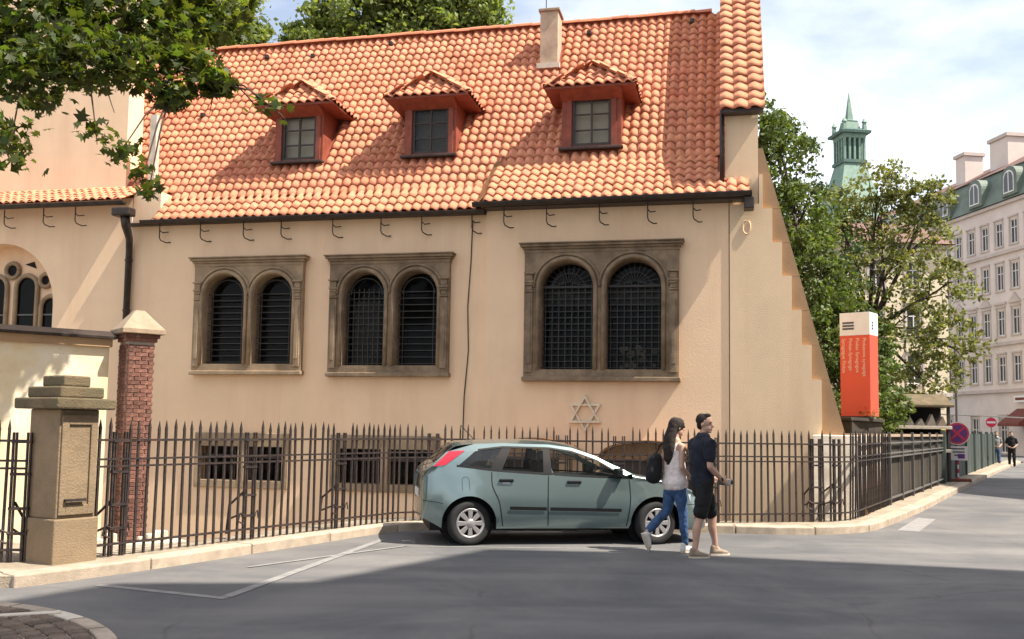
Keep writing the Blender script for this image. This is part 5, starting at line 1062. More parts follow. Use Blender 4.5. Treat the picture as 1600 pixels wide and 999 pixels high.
for sx, sy in ((1.25, -.36), (1.25, .36)):
    S = link('seat', None, CAR); MB().box(sx, sx + .5, sy - .24, sy + .24, .42, .60).build('cushion', M_['cloth_grey'], S, bevel=.05); MB().prism([(sx, .55), (sx + .14, .55), (sx - .10, 1.12), (sx - .20, 1.12)], 1, sy - .23, sy + .23).build('backrest', M_['cloth_grey'], S, bevel=.04); MB().box(sx - .22, sx - .12, sy - .12, sy + .12, 1.14, 1.27).build('headrest', M_['cloth_grey'], S, bevel=.03)
S = link('seat', None, CAR); MB().box(.35, .75, -.6, .6, .42, .58).build('cushion', M_['cloth_grey'], S, bevel=.05); MB().prism([(.30, .55), (.44, .55), (.20, 1.03), (.10, 1.03)], 1, -.62, .62).build('backrest', M_['cloth_grey'], S, bevel=.04)
MB().lathe([(.17, -.012), (.19, 0), (.17, .012), (.155, 0), (.17, -.012)], 20, Matrix.Translation((1.98, .36, .90)) @ Matrix.Rotation(R(-65), 4, 'Y')).build('steering_wheel', M_['black'], CAR)
for xw in (0, WB):
    for s in (-1, 1):
        mb = MB(); n = 14
        for k in range(n): a0, a1 = math.pi * k / n * 1.16 - .25, math.pi * (k + 1) / n * 1.16 - .25; P = lambda a, y: (xw + .368 * math.cos(a), s * y, WR + .368 * math.sin(a)); mb.quad(P(a0, .56), P(a1, .56), P(a1, .815), P(a0, .815))
        mb.quad(*[(xw + .37 * math.cos(a), s * .56, WR + .37 * math.sin(a)) for a in [2 * math.pi * k / 20 for k in range(20)]]); mb.build('wheel_well', M_['black'], CAR)
        Wh = link('wheel', None, CAR); Wh.location = (xw, s * .745, WR); Wh.rotation_euler = (R(90) if s < 0 else R(-90), 0, .2)
        MB().lathe([(.185, -.09), (.27, -.095), (.292, -.075), (.298, -.04), (.298, .04), (.292, .075), (.27, .092), (.20, .088), (.185, .06), (.185, -.09)], 40).build('tyre', M_['rubber'], Wh, smooth=True)
        MB().lathe([(.0, .045), (.186, .045), (.19, .085), (.20, .086)], 36).build('wheel_disc', M_['black'], Wh)
        MB().lathe([(.168, .070), (.178, .088), (.20, .091), (.205, .08)], 36).build('rim', M_['rim'], Wh, smooth=True); MB().lathe([(.0, .098), (.045, .096), (.06, .085), (.062, .05)], 20).build('hub', M_['rim'], Wh, smooth=True)
        for k in range(8): M = Matrix.Rotation(2 * math.pi * k / 8, 4, 'Z'); MB().prism([(.04, -.022), (.18, -.036), (.18, .036), (.04, .022)], 2, .055, .087).build('spoke', M_['rim'], Wh, bevel=.006).matrix_basis = M
MB().tube([(.15, 0, 1.42), (-.05, 0, 1.62)], .006, 5).build('aerial', M_['black'], CAR)

# ------------------------------------------------------------------ people
def chain(mb, pts, rads, n=14, up=(0, 1, 0)):
    """closed tapered limb through joints; rads are (across, fore-aft) or single"""
    P = [Vector(p) for p in pts]; Rr = [(r, r) if not hasattr(r, '__len__') else r for r in rads]
    P2, R2 = [], []
    for i in range(len(P) - 1):
        for k in range(5):
            t = k / 5; P2.append(P[i].lerp(P[i + 1], t)); e = t * t * (3 - 2 * t); R2.append(tuple(Rr[i][j] * (1 - e) + Rr[i + 1][j] * e for j in (0, 1)))
    P2.append(P[-1]); R2.append(Rr[-1])
    d0, d1 = (P2[0] - P2[1]).normalized(), (P2[-1] - P2[-2]).normalized(); r0, r1 = min(R2[0]), min(R2[-1])
    head = [(P2[0] + d0 * r0 * math.sin(a), tuple(v * math.cos(a) for v in R2[0])) for a in (1.45, 1.0, .5)]; tail = [(P2[-1] + d1 * r1 * math.sin(a), tuple(v * math.cos(a) for v in R2[-1])) for a in (.5, 1.0, 1.45)]
    seq = head + list(zip(P2, R2)) + tail; b = len(mb.v); m = len(seq)
    for i, (p, r) in enumerate(seq):
        t = (seq[min(i + 1, m - 1)][0] - seq[max(i - 1, 0)][0]).normalized(); u = Vector(up); u = (u - t * u.dot(t))
        u = u.normalized() if u.length > .1 else t.orthogonal().normalized(); w_ = t.cross(u)
        for k in range(n): a = 2 * math.pi * k / n; mb.v.append(tuple(p + u * r[0] * math.cos(a) + w_ * r[1] * math.sin(a)))
    for i in range(m - 1):
        for k in range(n): j = (k + 1) % n; mb.f.append((b + i * n + k, b + i * n + j, b + (i + 1) * n + j, b + (i + 1) * n + k)); mb.mi.append(0)
    mb.f.append(tuple(b + k for k in range(n))[::-1]); e = b + (m - 1) * n; mb.f.append(tuple(e + k for k in range(n))); mb.mi += [0, 0]
def ball(mb, c, r, n=14):
    c = Vector(c); b = len(mb.v); rr = r if hasattr(r, '__len__') else (r, r, r); k = 9
    for i in range(1, k):
        a = math.pi * i / k
        for j in range(n): q = 2 * math.pi * j / n; mb.v.append((c.x + rr[0] * math.sin(a) * math.cos(q), c.y + rr[1] * math.sin(a) * math.sin(q), c.z + rr[2] * math.cos(a)))
    for i in range(k - 2):
        for j in range(n): m = (j + 1) % n; mb.f.append((b + i * n + j, b + (i + 1) * n + j, b + (i + 1) * n + m, b + i * n + m)); mb.mi.append(0)
    mb.f.append(tuple(b + j for j in range(n))); mb.f.append(tuple(b + (k - 2) * n + j for j in range(n))[::-1]); mb.mi += [0, 0]
FOLD = bpy.data.textures.new('folds', 'CLOUDS'); FOLD.noise_scale = .11; FOLD.noise_depth = 2
def flesh(mb, name, m, parent, vox=.009, it=4):
    o = mb.build(name, m, parent, smooth=True)
    r = o.modifiers.new('remesh', 'REMESH'); r.mode = 'VOXEL'; r.voxel_size = vox; r.use_smooth_shade = True
    s = o.modifiers.new('smooth', 'SMOOTH'); s.factor = .5; s.iterations = it
    if name in ('t_shirt', 'shorts', 'sleeveless_top', 'jeans', 'hair', 'bag_body', 'shirt', 'trousers'): d_ = o.modifiers.new('folds', 'DISPLACE'); d_.texture = FOLD; d_.strength = .034 if name != 'hair' else .026; d_.mid_level = .5
    return o
def head(mb, c, turn, s=1.0):
    """skull, jaw, nose, ears, neck-free; turn = yaw of the face"""
    M = Matrix.Translation(c) @ Matrix.Rotation(turn, 4, 'Z'); tmp = MB()
    ball(tmp, (0, 0, .035 * s), (.098 * s, .078 * s, .098 * s)); ball(tmp, (.022 * s, 0, -.045 * s), (.070 * s, .060 * s, .070 * s)); ball(tmp, (.062 * s, 0, -.085 * s), (.028 * s, .034 * s, .026 * s))
    chain(tmp, [(.088 * s, 0, .020 * s), (.108 * s, 0, -.025 * s)], [.010 * s, .016 * s], 8); ball(tmp, (.090 * s, 0, -.058 * s), (.012 * s, .024 * s, .009 * s)); ball(tmp, (.088 * s, 0, .034 * s), (.014 * s, .05 * s, .010 * s))
    for y in (-1, 1): ball(tmp, (-.008 * s, y * .079 * s, -.005 * s), (.017 * s, .010 * s, .028 * s))
    b = len(mb.v); mb.v += [tuple(M @ Vector(v)) for v in tmp.v]; mb.f += [tuple(i + b for i in f) for f in tmp.f]; mb.mi += [0] * len(tmp.f)
    return M
def face_marks(M, parent, s=1.0):
    for y in (-1, 1):
        mb = MB(); ball(mb, (.087 * s, y * .030 * s, .014 * s), (.006 * s, .009 * s, .004 * s), 8); o = mb.build('eye', M_['blk'], parent, smooth=True); o.matrix_basis = M
        mb = MB(); ball(mb, (.090 * s, y * .032 * s, .034 * s), (.006 * s, .017 * s, .0035 * s), 8); o = mb.build('eyebrow', M_['hair'], parent, smooth=True); o.matrix_basis = M
def hand(mb, w, d, palm_n, s=1.0, curl=.9):
    """palm and five fingers from wrist w along d; fingers curl towards palm_n"""
    w, d, nrm = Vector(w), Vector(d).normalized(), Vector(palm_n).normalized(); sd = d.cross(nrm).normalized()
    chain(mb, [w, w + d * .05 * s, w + d * .085 * s], [(.028 * s, .020 * s), (.038 * s, .017 * s), (.038 * s, .014 * s)], 10, tuple(sd))
    for k, L_ in enumerate((.070, .080, .074, .058)):
        b = w + d * .085 * s + sd * (.027 - .018 * k) * s; c1 = d * math.cos(curl * .5) + nrm * math.sin(curl * .5); c2 = d * math.cos(curl * 1.3) + nrm * math.sin(curl * 1.3)
        chain(mb, [b, b + c1 * L_ * .5 * s, b + c1 * L_ * .5 * s + c2 * L_ * .5 * s], [.0095 * s, .009 * s, .007 * s], 7)
    b = w + d * .03 * s + sd * .032 * s; t1 = (d * .6 + sd * .7 + nrm * .3).normalized(); chain(mb, [b, b + t1 * .035 * s, b + t1 * .035 * s + (d * .8 + nrm * .5).normalized() * .032 * s], [.013 * s, .0115 * s, .009 * s], 7)
def shoe(parent, a, toe, m, roll=0.0, name='shoe', h=.085, L_=.27):
    """shoe from heel point a on the sole, towards toe direction"""
    a, t = Vector(a), Vector(toe).normalized(); u = Vector((0, 0, 1)); u = (u - t * u.dot(t)).normalized(); mb = MB()
    chain(mb, [a + t * .035 + u * .045, a + t * .13 + u * .042, a + t * (L_ - .045) + u * .030], [(.038, .045), (.043, .042), (.040, .028)], 12, tuple(t.cross(u))); chain(mb, [a + t * .04 + u * .05, a + t * .045 + u * .10], [.040, .038], 10)
    o = flesh(mb, name, m, parent, .008, 3); mb = MB(); sd = t.cross(u)
    pts = [(.0, -.030), (.06, -.038), (.16, -.044), (L_ - .05, -.042), (L_, -.01), (L_, .01), (L_ - .05, .042), (.16, .044), (.06, .038), (.0, .030)]
    P0 = [a + t * p + sd * q for p, q in pts]; P1 = [p + u * .022 for p in P0]
    mb.quad(*[tuple(p) for p in P0][::-1]); mb.quad(*[tuple(p) for p in P1])
    for k in range(len(P0)): j = (k + 1) % len(P0); mb.quad(P0[k], P0[j], P1[j], P1[k])
    mb.build('sole', M_['pale'], o); return o

# man: local x = walking direction, y = his left
MAN = thing('person', 'walking person in navy T-shirt and black shorts holding a grey camera in front', 'person', (2.46, 12.36, 0), R(18))
hipR, hipL = (.0, -.09, .93), (.02, .09, .93)
kneeR, ankR = (-.09, -.10, .50), (-.17, -.10, .10)       # near leg, trailing
kneeL, ankL = (.20, .10, .50), (.24, .10, .10)
b = MB()
chain(b, [(.0, 0, .92), (.0, 0, 1.05), (-.01, 0, 1.22), (-.01, 0, 1.38), (0, 0, 1.47)], [(.155, .115), (.145, .105), (.165, .115), (.185, .11), (.12, .08)], 18)
for hp, kn, an in ((hipR, kneeR, ankR), (hipL, kneeL, ankL)):
    m1 = Vector(kn).lerp(Vector(an), .35) + Vector((-.022, 0, 0)); chain(b, [hp, Vector(hp).lerp(Vector(kn), .5), kn, m1, Vector(kn).lerp(Vector(an), .75), an], [.088, .080, .055, .056, .040, .036]); chain(b, [an, Vector(an) + Vector((.05, 0, -.045))], [.036, .036])
chain(b, [(0, 0, 1.45), (.015, 0, 1.57)], [.058, .054]); HM = head(b, Vector((.03, -.005, 1.675)), R(-48), 1.02)
shR, elR, wrR = (-.01, -.195, 1.43), (-.03, -.245, 1.14), (.17, -.19, .98); shL, elL, wrL = (0, .195, 1.43), (.02, .245, 1.14), (.20, .10, .985)
for sh, el, wr in ((shR, elR, wrR), (shL, elL, wrL)):
    chain(b, [(sh[0], sh[1] * .6, sh[2]), sh, Vector(sh).lerp(Vector(el), .5), el, Vector(el).lerp(Vector(wr), .35), wr], [.06, .058, .050, .040, .040, .027], 12)
hand(b, wrR, (.9, .35, -.25), (-.1, .9, .1), 1.0, .8); hand(b, wrL, (.9, -.3, -.25), (-.1, -.9, .1), 1.0, .8)
flesh(b, 'body', M_['skin'], MAN, .0075, 3); face_marks(HM, MAN, 1.02)
t = MB(); chain(t, [(.0, 0, .93), (.0, 0, 1.05), (-.01, 0, 1.22), (-.01, 0, 1.38), (0, 0, 1.49)], [(.178, .140), (.172, .134), (.190, .145), (.212, .140), (.13, .095)], 18)
for sh, el in ((shR, elR), (shL, elL)): chain(t, [(sh[0], sh[1] * .5, sh[2] + .0), (sh[0], sh[1] * 1.03, sh[2] + .005), Vector(sh).lerp(Vector(el), .62)], [.090, .086, .074], 12)
flesh(t, 't_shirt', M_['navy'], MAN, .010, 4)
t = MB(); chain(t, [(0, 0, .84), (.0, 0, 1.00)], [(.17, .125), (.165, .12)], 18)
for hp, kn in ((hipR, kneeR), (hipL, kneeL)): chain(t, [hp, Vector(hp).lerp(Vector(kn), .5), Vector(hp).lerp(Vector(kn), .86)], [.105, .102, .098], 12)
flesh(t, 'shorts', M_['blk'], MAN, .010, 4)
t = MB(); ball(t, (-.022, 0, .054), (.098, .091, .094)); ball(t, (.030, 0, .116), (.052, .062, .034)); ball(t, (-.058, 0, .0), (.048, .072, .07)); o = flesh(t, 'hair', M_['hair'], MAN, .008, 2); o.matrix_basis = HM
for an, d in ((ankR, (1, -.15, -.04)), (ankL, (1, -.10, .02))): shoe(MAN, (an[0] - .075, an[1], .0), (d[0], d[1], 0), M_['shoe'])
CM = thing('camera_in_hands', 'grey hand-held camera gripped by the person in navy T-shirt', 'camera', (2.46, 12.36, 0), R(18))
MB().box(.245, .335, -.135, .055, .90, .985).build('camera_body', M_['greydev'], CM, bevel=.015); MB().lathe([(0, .06), (.034, .06), (.038, 0), (.0, 0)], 16, Matrix.Translation((.335, -.04, .94)) @ Matrix.Rotation(R(90), 4, 'Y')).build('lens', M_['black'], CM, smooth=True)
MB().lathe([(.031, -.012), (.036, -.012), (.036, .012), (.031, .012)], 16, Matrix.Translation((.155, -.195, .99)) @ Matrix.Rotation(R(55), 4, 'Y')).build('wristband', M_['blk'], MAN)

# woman
WOM = thing('person', 'walking person in pale pink sleeveless top and blue jeans with long dark hair', 'person', (2.18, 12.78, 0), R(28))
hipR, hipL = (-.0, -.085, .92), (.02, .085, .92); kneeR, ankR = (.06, -.09, .52), (.10, -.09, .10); kneeL, ankL = (-.06, .10, .53), (-.37, .10, .27)
b = MB(); chain(b, [(.0, 0, .93), (.0, 0, 1.07), (-.01, 0, 1.22), (-.01, 0, 1.36), (0, 0, 1.44)], [(.155, .115), (.115, .09), (.135, .10), (.155, .09), (.10, .07)], 18)
for hp, kn, an in ((hipR, kneeR, ankR), (hipL, kneeL, ankL)):
    chain(b, [hp, Vector(hp).lerp(Vector(kn), .5), kn, Vector(kn).lerp(Vector(an), .35), an], [.088, .072, .05, .05, .033])
chain(b, [(0, 0, 1.42), (.01, 0, 1.53)], [.05, .046]); WHM = head(b, Vector((.03, 0, 1.625)), R(-6), .97)
shR, elR, wrR = (-.01, -.165, 1.385), (-.05, -.205, 1.11), (.13, -.19, .955); shL, elL, wrL = (-.01, .165, 1.385), (-.06, .21, 1.11), (.08, .20, .93)
for sh, el, wr in ((shR, elR, wrR), (shL, elL, wrL)): chain(b, [(sh[0], sh[1] * .6, sh[2]), sh, Vector(sh).lerp(Vector(el), .5), el, Vector(el).lerp(Vector(wr), .35), wr], [.048, .046, .040, .034, .034, .023], 12)
hand(b, wrR, (.7, .1, -.7), (.2, .9, .1), .9, .6); hand(b, wrL, (.7, -.1, -.7), (.2, -.9, .1), .9, .6); flesh(b, 'body', M_['skin'], WOM, .0075, 3); face_marks(WHM, WOM, .97)
t = MB(); chain(t, [(.0, 0, .90), (.0, 0, 1.02), (-.01, 0, 1.18), (-.01, 0, 1.30)], [(.200, .158), (.165, .128), (.158, .122), (.152, .110)], 18)
for y in (-.085, .085): chain(t, [(-.095, y, 1.26), (-.06, y * 1.1, 1.41), (.04, y * 1.1, 1.415), (.09, y, 1.30)], [.016, .014, .014, .016], 8)
flesh(t, 'sleeveless_top', M_['pink'], WOM, .009, 3)
t = MB(); chain(t, [(0, 0, .84), (.0, 0, .98)], [(.172, .130), (.158, .118)], 18)
for hp, kn, an in ((hipR, kneeR, ankR), (hipL, kneeL, ankL)): chain(t, [hp, Vector(hp).lerp(Vector(kn), .5), kn, Vector(kn).lerp(Vector(an), .4), Vector(kn).lerp(Vector(an), .93)], [.100, .084, .064, .060, .050], 12)
flesh(t, 'jeans', M_['denim'], WOM, .010, 3)
t = MB(); ball(t, (-.012, 0, .045), (.112, .094, .105)); chain(t, [(-.06, 0, .03), (-.105, 0, -.12), (-.135, -.01, -.28), (-.14, -.015, -.40), (-.14, -.02, -.47)], [(.090, .06), (.108, .065), (.115, .058), (.095, .045), (.055, .025)], 12); o = flesh(t, 'hair', M_['hair'], WOM, .008, 2); o.matrix_basis = WHM
mb = MB()
for y in (-1, 1): ball(mb, (.088, y * .032, .016), (.012, .026, .019), 8); mb.tube([(.085, y * .055, .02), (.0, y * .085, .02)], .005, 4)
o = mb.build('sunglasses', M_['blk'], WOM, smooth=True); o.matrix_basis = WHM
shoe(WOM, (ankR[0] - .07, ankR[1], 0), (1, 0, 0), M_['shoe_w'], L_=.25); shoe(WOM, (ankL[0] - .085, ankL[1], .245), (.42, 0, -.90), M_['shoe_w'], L_=.25)
BG = thing('shoulder_bag', 'black shoulder bag hanging at the back of the person in jeans', 'bag', (2.18, 12.78, 0), R(28)); t = MB(); chain(t, [(-.20, .16, 1.20), (-.23, .16, .99)], [(.09, .09), (.11, .11)], 12); flesh(t, 'bag_body', M_['blk'], BG, .012, 3); MB().tube([(-.20, .16, 1.27), (-.12, .16, 1.40), (-.01, .16, 1.455), (.09, .14, 1.36)], .012, 6).build('strap', M_['blk'], BG)
# three distant passers-by in dark clothes
def walker(label, loc, rz, shirt, trousers, arms=True, s=1.0, lean=.0):
    P = thing('person', label, 'person', loc, rz, None); b = MB()
    chain(b, [(0, 0, .9), (0, 0, 1.2), (lean * .5, 0, 1.42)], [(.15, .11), (.15, .11), (.14, .09)], 12); chain(b, [(lean * .5, 0, 1.42), (lean, 0, 1.55)], [.055, .05], 8); HMx = head(b, Vector((lean + .02, 0, 1.63)), 0)
    for y in (-1, 1):
        chain(b, [(0, y * .09, .92), (.04 * y, y * .10, .5), (.10 * y, y * .10, .09)], [.085, .06, .04], 8); el = (-.02, y * .27, 1.12); wr = (.18, y * .10, .98); chain(b, [(lean * .5, y * .18, 1.40), el, wr], [.05, .04, .03], 8); hand(b, wr, (.8, -y * .4, -.2), (0, -y, .1), 1, .8)
    flesh(b, 'body', M_['skin'], P, .014, 2); t = MB(); chain(t, [(0, 0, .9), (0, 0, 1.2), (lean * .5, 0, 1.44)], [(.18, .14), (.18, .14), (.17, .11)], 12)
    for y in (-1, 1): chain(t, [(lean * .5, y * .12, 1.40), (lean * .5, y * .18, 1.40), (-.01, y * .24, 1.22)], [.07, .07, .065], 8)
    flesh(t, 'shirt', shirt, P, .016, 2); t = MB(); chain(t, [(0, 0, .85), (0, 0, .98)], [(.17, .13), (.16, .12)], 12)
    for y in (-1, 1): chain(t, [(0, y * .09, .92), (.04 * y, y * .10, .5), (.10 * y, y * .10, .10)], [.10, .08, .065], 8); shoe(P, (.10 * y - .07, y * .10, 0), (1, 0, 0), M_['black'])
    flesh(t, 'trousers', trousers, P, .016, 2); t = MB(); ball(t, (-.018, 0, .06), (.104, .086, .092)); o = flesh(t, 'hair', M_['hair'], P, .012, 2); o.matrix_basis = HMx; return P
walker('distant person in black with bare forearms folded in front, facing the camera', (25.1, 48.3, 0), R(-112), M_['blk'], M_['blk']); walker('distant person in grey half hidden behind the one in black', (25.4, 50.4, 0), R(-100), M_['greydev'], M_['denim']); walker('distant person in black cut off by the right picture edge', (25.95, 48.0, 0), R(-60), M_['blk'], M_['blk'])

for _o in [o for o in bpy.data.objects if o.parent is None]:
    n_ = _o.name.split('.')[0]
    if n_ == 'iron_railing': _o['group'] = 'spiked iron railings round the yard'
    if n_ == 'person' and 'distant' in _o['label']: _o['group'] = 'distant passers-by'
    if n_ == 'person' and 'walking' in _o['label']: _o['group'] = 'couple walking past the car'
# ------------------------------------------------------------------ trees
def leaf_cloud(name, C, size, m, parent, shape='quad', up_bias=.5, seed=1):
    """one mesh of separate small leaves at centres C (n,3)"""
    r = np.random.default_rng(seed); n = len(C); s = size * r.uniform(.65, 1.3, n)
    nrm = r.normal(size=(n, 3)); nrm[:, 2] += up_bias; nrm /= np.linalg.norm(nrm, axis=1)[:, None]
    t = r.normal(size=(n, 3)); t -= nrm * np.sum(t * nrm, 1)[:, None]; t /= np.linalg.norm(t, axis=1)[:, None]; b = np.cross(nrm, t)
    if shape == 'quad': prof = [(-.5, 0, 0), (0, -.3, .06), (.55, 0, -.05), (0, .3, .06)]; faces = [(0, 1, 2, 3)]
    else:
        prof = [(-.45, 0, 0), (-.32, -.16, .0), (-.10, -.52, -.04), (.02, -.24, .02), (.26, -.50, -.05), (.22, -.16, .02), (.62, 0, -.06), (.22, .16, .02), (.26, .50, -.05), (.02, .24, .02), (-.10, .52, -.04), (-.32, .16, 0), (.0, 0, .03)]
        faces = [(12, i, (i + 1) % 12) for i in range(12)]
    P = np.array(prof); k = len(P)
    V = (C[:, None, :] + s[:, None, None] * (P[None, :, 0, None] * t[:, None, :] + P[None, :, 1, None] * b[:, None, :] + P[None, :, 2, None] * nrm[:, None, :])).reshape(-1, 3)
    fl = len(faces[0]); Fc = (np.array(faces)[None] + (np.arange(n) * k)[:, None, None]).reshape(-1)
    me = bpy.data.meshes.new(name); me.vertices.add(len(V)); me.vertices.foreach_set('co', V.astype(np.float32).ravel()); nf = n * len(faces)
    me.loops.add(nf * fl); me.loops.foreach_set('vertex_index', Fc.astype(np.int32)); me.polygons.add(nf); me.polygons.foreach_set('loop_start', (np.arange(nf) * fl).astype(np.int32)); me.polygons.foreach_set('loop_total', np.full(nf, fl, np.int32))
    me.materials.append(m); me.update(calc_edges=True); return link(name, me, parent)
def clumps(blobs, per, sub, r):
    """leaf centres: twig clumps spread through blobs (centre, radii)"""
    out = []
    for c, rad in blobs:
        c, rad = np.array(c), np.array(rad)
        d = r.normal(size=(sub, 3)); d /= np.linalg.norm(d, axis=1)[:, None]; cc = c + d * rad * (r.uniform(.25, 1.0, sub) ** .45)[:, None]
        for q in cc:
            sg = rad.mean() * r.uniform(.07, .16); out.append(q + r.normal(size=(int(per * r.uniform(.5, 1.5)), 3)) * sg * np.array([1, 1, .6]))
    return np.concatenate(out)
def tree(name, label, base, blobs, per, sub, size, m, trunk_r, fork, seed, limbs=True, cat='tree', group=None):
    r = np.random.default_rng(seed); T = thing(name, label, cat, (base[0], base[1], base[2]), 0, group); B0 = np.array(base); rb = [(np.array(c) - B0, rad) for c, rad in blobs]
    mb = MB(); f = Vector((r.normal() * .2, r.normal() * .2, fork)); mb.tube([(0, 0, -.3), (r.normal() * .08, r.normal() * .08, fork * .5), f], [trunk_r * 1.15, trunk_r * .85, trunk_r * .7], 9)
    for c, rad in rb:
        cv = Vector(c); mid = f.lerp(cv, .5) + Vector((r.normal() * .3, r.normal() * .3, .25)); mb.tube([f, mid, cv], [trunk_r * .55, trunk_r * .33, trunk_r * .12], 6)
        for _ in range(7):
            d = Vector(r.normal(size=3)).normalized(); e = cv + Vector((d.x * rad[0], d.y * rad[1], d.z * rad[2])) * .9; mb.tube([mid.lerp(cv, r.uniform(.2, 1)), cv.lerp(e, .5) + Vector((0, 0, .1)), e], [trunk_r * .16, trunk_r * .10, trunk_r * .03], 5)
    mb.build('trunk', M_['bark'], T, smooth=True); leaf_cloud('crown', clumps(rb, per, sub, r), size, m, T, seed=seed); return T
tree('street_tree', 'airy light green tree whose trunk rises behind the orange pylon', (14.3, 38.0, .1), [((14.6, 38, 11.3), (1.3, 1.5, 1.3)), ((16.6, 38, 10.9), (1.0, 1.3, 1.0)), ((12.9, 38, 10.4), (.9, 1.3, 1.1)), ((14.6, 38, 10.2), (1.5, 1.5, 1.3)), ((13.2, 38, 9.0), (1.4, 1.6, 1.3)), ((16.1, 38, 9.4), (1.5, 1.6, 1.4)), ((14.6, 37.6, 8.0), (1.9, 1.8, 1.3)), ((17.2, 38.2, 7.4), (1.4, 1.6, 1.3)), ((12.9, 38.2, 6.6), (1.3, 1.4, 1.3)), ((15.4, 37.6, 5.7), (1.7, 1.6, 1.2)), ((17.3, 38, 5.2), (1.5, 1.5, 1.1)), ((13.6, 38, 4.6), (1.4, 1.5, 1.0)), ((16.4, 38, 3.6), (1.6, 1.5, .9))], 23, 50, .185, M_['leaf_b'], .20, 5.5, 11)
tree('dense_tree', 'dense tall tree directly behind the stepped buttress', (8.4, 29.0, .1), [((8.3, 29.5, 9.9), (1.3, 1.6, 1.6)), ((8.7, 29.5, 8.2), (1.5, 1.6, 1.5)), ((8.4, 29, 6.6), (1.5, 1.6, 1.4)), ((9.3, 29, 5.6), (1.3, 1.5, 1.3)), ((9.4, 28.5, 4.2), (1.4, 1.4, 1.3)), ((9.9, 28.5, 2.9), (1.2, 1.2, 1.2)), ((10.9, 29.5, 4.0), (.9, 1.2, 1.4)), ((11.0, 29.6, 2.4), (.9, 1.0, .9)), ((7.6, 29.8, 10.9), (1.1, 1.4, 1.2))], 40, 75, .16, M_['leaf_a'], .22, 4.0, 12)
tree('wispy_tree', 'thin wispy tree with sparse outer branches right of the gable', (10.4, 33.0, .1), [((10.2, 33, 9.4), (1.3, 1.4, 1.5)), ((10.9, 33, 7.8), (1.1, 1.4, 1.2)), ((9.4, 33, 11.3), (1.2, 1.4, 1.3)), ((11.3, 33, 6.0), (1.2, 1.4, 1.4))], 16, 34, .15, M_['leaf_c'], .13, 5.0, 13)
tree('roof_tree', 'broad bright green tree crown rising behind the roof ridge', (-6.0, 41.0, 0), [((-8.6, 41, 18.3), (1.6, 1.8, 1.6)), ((-7.0, 41, 19.6), (2.2, 2.2, 1.9)), ((-4.6, 41, 19.8), (2.3, 2.2, 1.9)), ((-2.4, 41, 19.3), (2.0, 2.0, 1.7)), ((-5.6, 41, 21.2), (2.8, 2, 1.6)), ((-2.9, 41, 21), (2.0, 2, 1.4)), ((-5.2, 41, 17.8), (3.6, 2, 1.5)), ((-1.4, 41, 18.2), (1.1, 1.6, 1.3))], 52, 110, .24, M_['leaf_d'], .35, 13, 14, group='tree crowns behind the roof')
tree('roof_tree', 'bright green tree crown behind the roof beside the maple branches', (-14.0, 40.0, 0), [((-13.8, 40, 18.6), (2.2, 2, 1.8)), ((-12.3, 40, 18.2), (1.6, 1.6, 1.5)), ((-11.6, 40, 17.2), (1.3, 1.4, 1.2)), ((-15.8, 40, 18.8), (2.4, 2, 2)), ((-13.0, 40, 20.2), (2.0, 2, 1.6)), ((-14, 40, 16.8), (2.6, 2, 1.4))], 50, 100, .24, M_['leaf_d'], .35, 12, 15, group='tree crowns behind the roof')
tree('roof_tree', 'small tuft of tree top just showing behind the ridge near the chimney', (4.6, 48.0, 0), [((3.4, 48, 21.3), (.8, 1, .9)), ((5.8, 48, 21.2), (1.0, 1, .8))], 30, 30, .20, M_['leaf_d'], .3, 14, 16, group='tree crowns behind the roof')
# overhanging maple, trunk outside the picture at the left
MAP = thing('maple_tree', 'overhanging maple with dark lobed leaves drooping over the gate', 'tree', (-9.6, 12.2, .1))
B0 = np.array((-9.6, 12.2, .1)); r = np.random.default_rng(21)
def px(x, y, Y):
    d = _fw + _r2 * ((x - 800) / F_PX) - _u2 * ((y - 550) / F_PX); return np.array(Vector((0, 0, EYE)) + d * (Y / d.y))
mass = [(px(60, 40, 12.0), .80), (px(180, 30, 12.6), .75), (px(270, 55, 12.8), .60), (px(130, 90, 11.6), .60), (px(40, 120, 11.4), .55), (px(215, 105, 11.9), .50), (px(300, 110, 12.2), .42), (px(340, 130, 12.3), .24), (px(-80, 60, 11.8), .9), (px(-90, 200, 11.2), .6), (px(330, 20, 13.2), .55), (px(265, 150, 12.0), .25), (px(90, -60, 12.4), 1.0), (px(250, -60, 13), .9), (px(-150, -60, 12), 1.2)]
sprays = [(px(10, 240, 11.0), .30), (px(20, 205, 11.0), .26), (px(70, 155, 11.2), .22), (px(150, 205, 11.4), .18), (px(190, 235, 11.5), .22), (px(225, 270, 11.6), .16), (px(232, 300, 11.6), .12), (px(420, 165, 12.4), .20), (px(440, 180, 12.4), .12), (px(395, 160, 12.4), .12), (px(170, 150, 11.5), .25), (px(330, 165, 12.2), .13)]
mb = MB(); f0 = Vector((.3, 0, 4.6)); mb.tube([(0, 0, -.3), (.1, .05, 2.2), f0], [.34, .27, .22], 10)
hub = Vector(px(40, 60, 12.0) - B0)
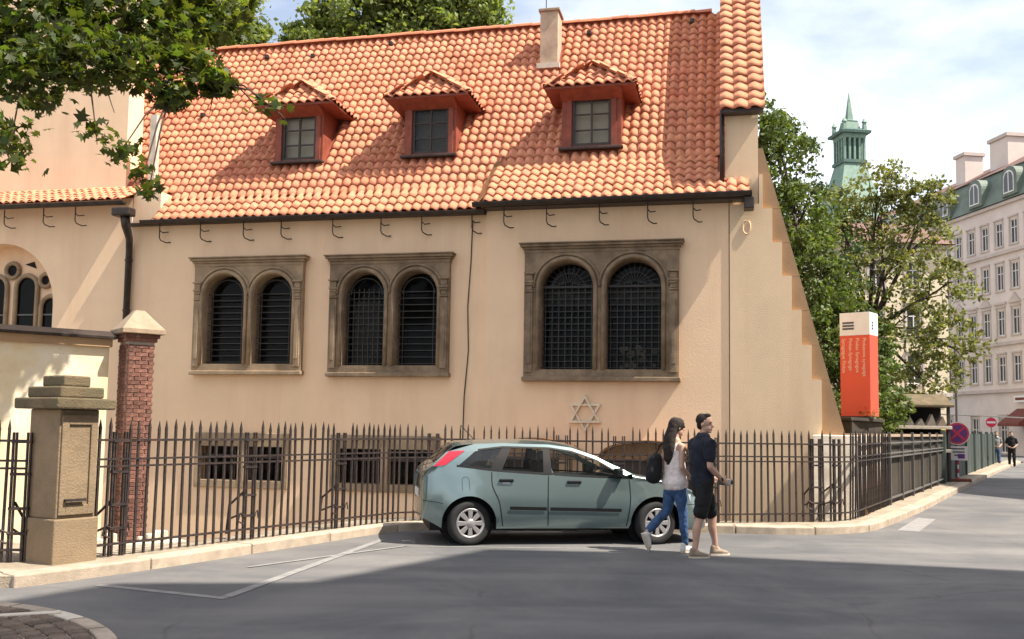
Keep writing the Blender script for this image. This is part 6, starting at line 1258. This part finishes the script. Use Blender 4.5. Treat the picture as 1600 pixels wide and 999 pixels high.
mb.tube([f0, f0.lerp(hub, .5) + Vector((0, 0, .5)), hub], [.17, .11, .05], 8)
for c, rd in mass: mb.tube([hub.lerp(f0, .25), hub.lerp(Vector(c - B0), .5) + Vector((0, 0, .15)), Vector(c - B0)], [.05, .03, .010], 6)
for c, rd in sprays:
    src = min((Vector(q - B0) for q, _ in mass), key=lambda v: (v - Vector(c - B0)).length); e = Vector(c - B0); mb.tube([src, src.lerp(e, .5) + Vector((0, 0, .12)), e, e + (e - src).normalized() * rd * .6 - Vector((0, 0, rd * .4))], [.016, .012, .008, .004], 5)
mb.build('trunk', M_['bark'], MAP, smooth=True)
pts = []
for c, rd in mass:
    n = int(1000 * rd ** 2.1) + 70; d = r.normal(size=(n, 3)); d /= np.linalg.norm(d, axis=1)[:, None]; pts.append(c - B0 + d * rd * (r.uniform(.05, 1, n) ** .4)[:, None] * np.array([1.1, 1.1, .72]))
tag(leaf_cloud('crown', np.concatenate(pts), .140, M_['leaf_near'], MAP, 'maple', 1.1, 22), kind='stuff')
lm = []
for k in range(4): o = leaf_cloud('leaf', np.zeros((1, 3)), .135, M_['leaf_near'], None, 'maple', 1.5, 30 + k); lm.append(o.data); bpy.data.objects.remove(o)
sp = []
for c, rd in sprays:
    n = int(30 * (rd / .2) ** 1.6) + 6; d = r.normal(size=(n, 3)) * rd * .55 * np.array([1.15, .9, .75]); sp += list(c - B0 + d)
for k, p in enumerate(sp[:300]): o = link('leaf', lm[k % 4], MAP); o.location = p; o.rotation_euler = tuple(r.normal(size=3) * np.array([.5, .5, 2.5])); s = r.uniform(.75, 1.2); o.scale = (s, s, s)
# shrub patch under the trees beside the street
for i, (x, y, h) in enumerate(((9.9, 27.2, 1.3), (12.5, 33.0, 1.5))):
    tree('shrub', ('leafy shrub behind the orange pylon' if i == 0 else 'leafy shrub above the tiered stone stand'), (x, y, 1.2), [((x, y, 1.2 + h * .6), (1.1, .8, .8)), ((x + .8, y + .5, 1.2 + h), (.9, .8, .7))], 26, 40, .13, M_['leaf_a'], .06, .5, 40 + i, cat='shrub')
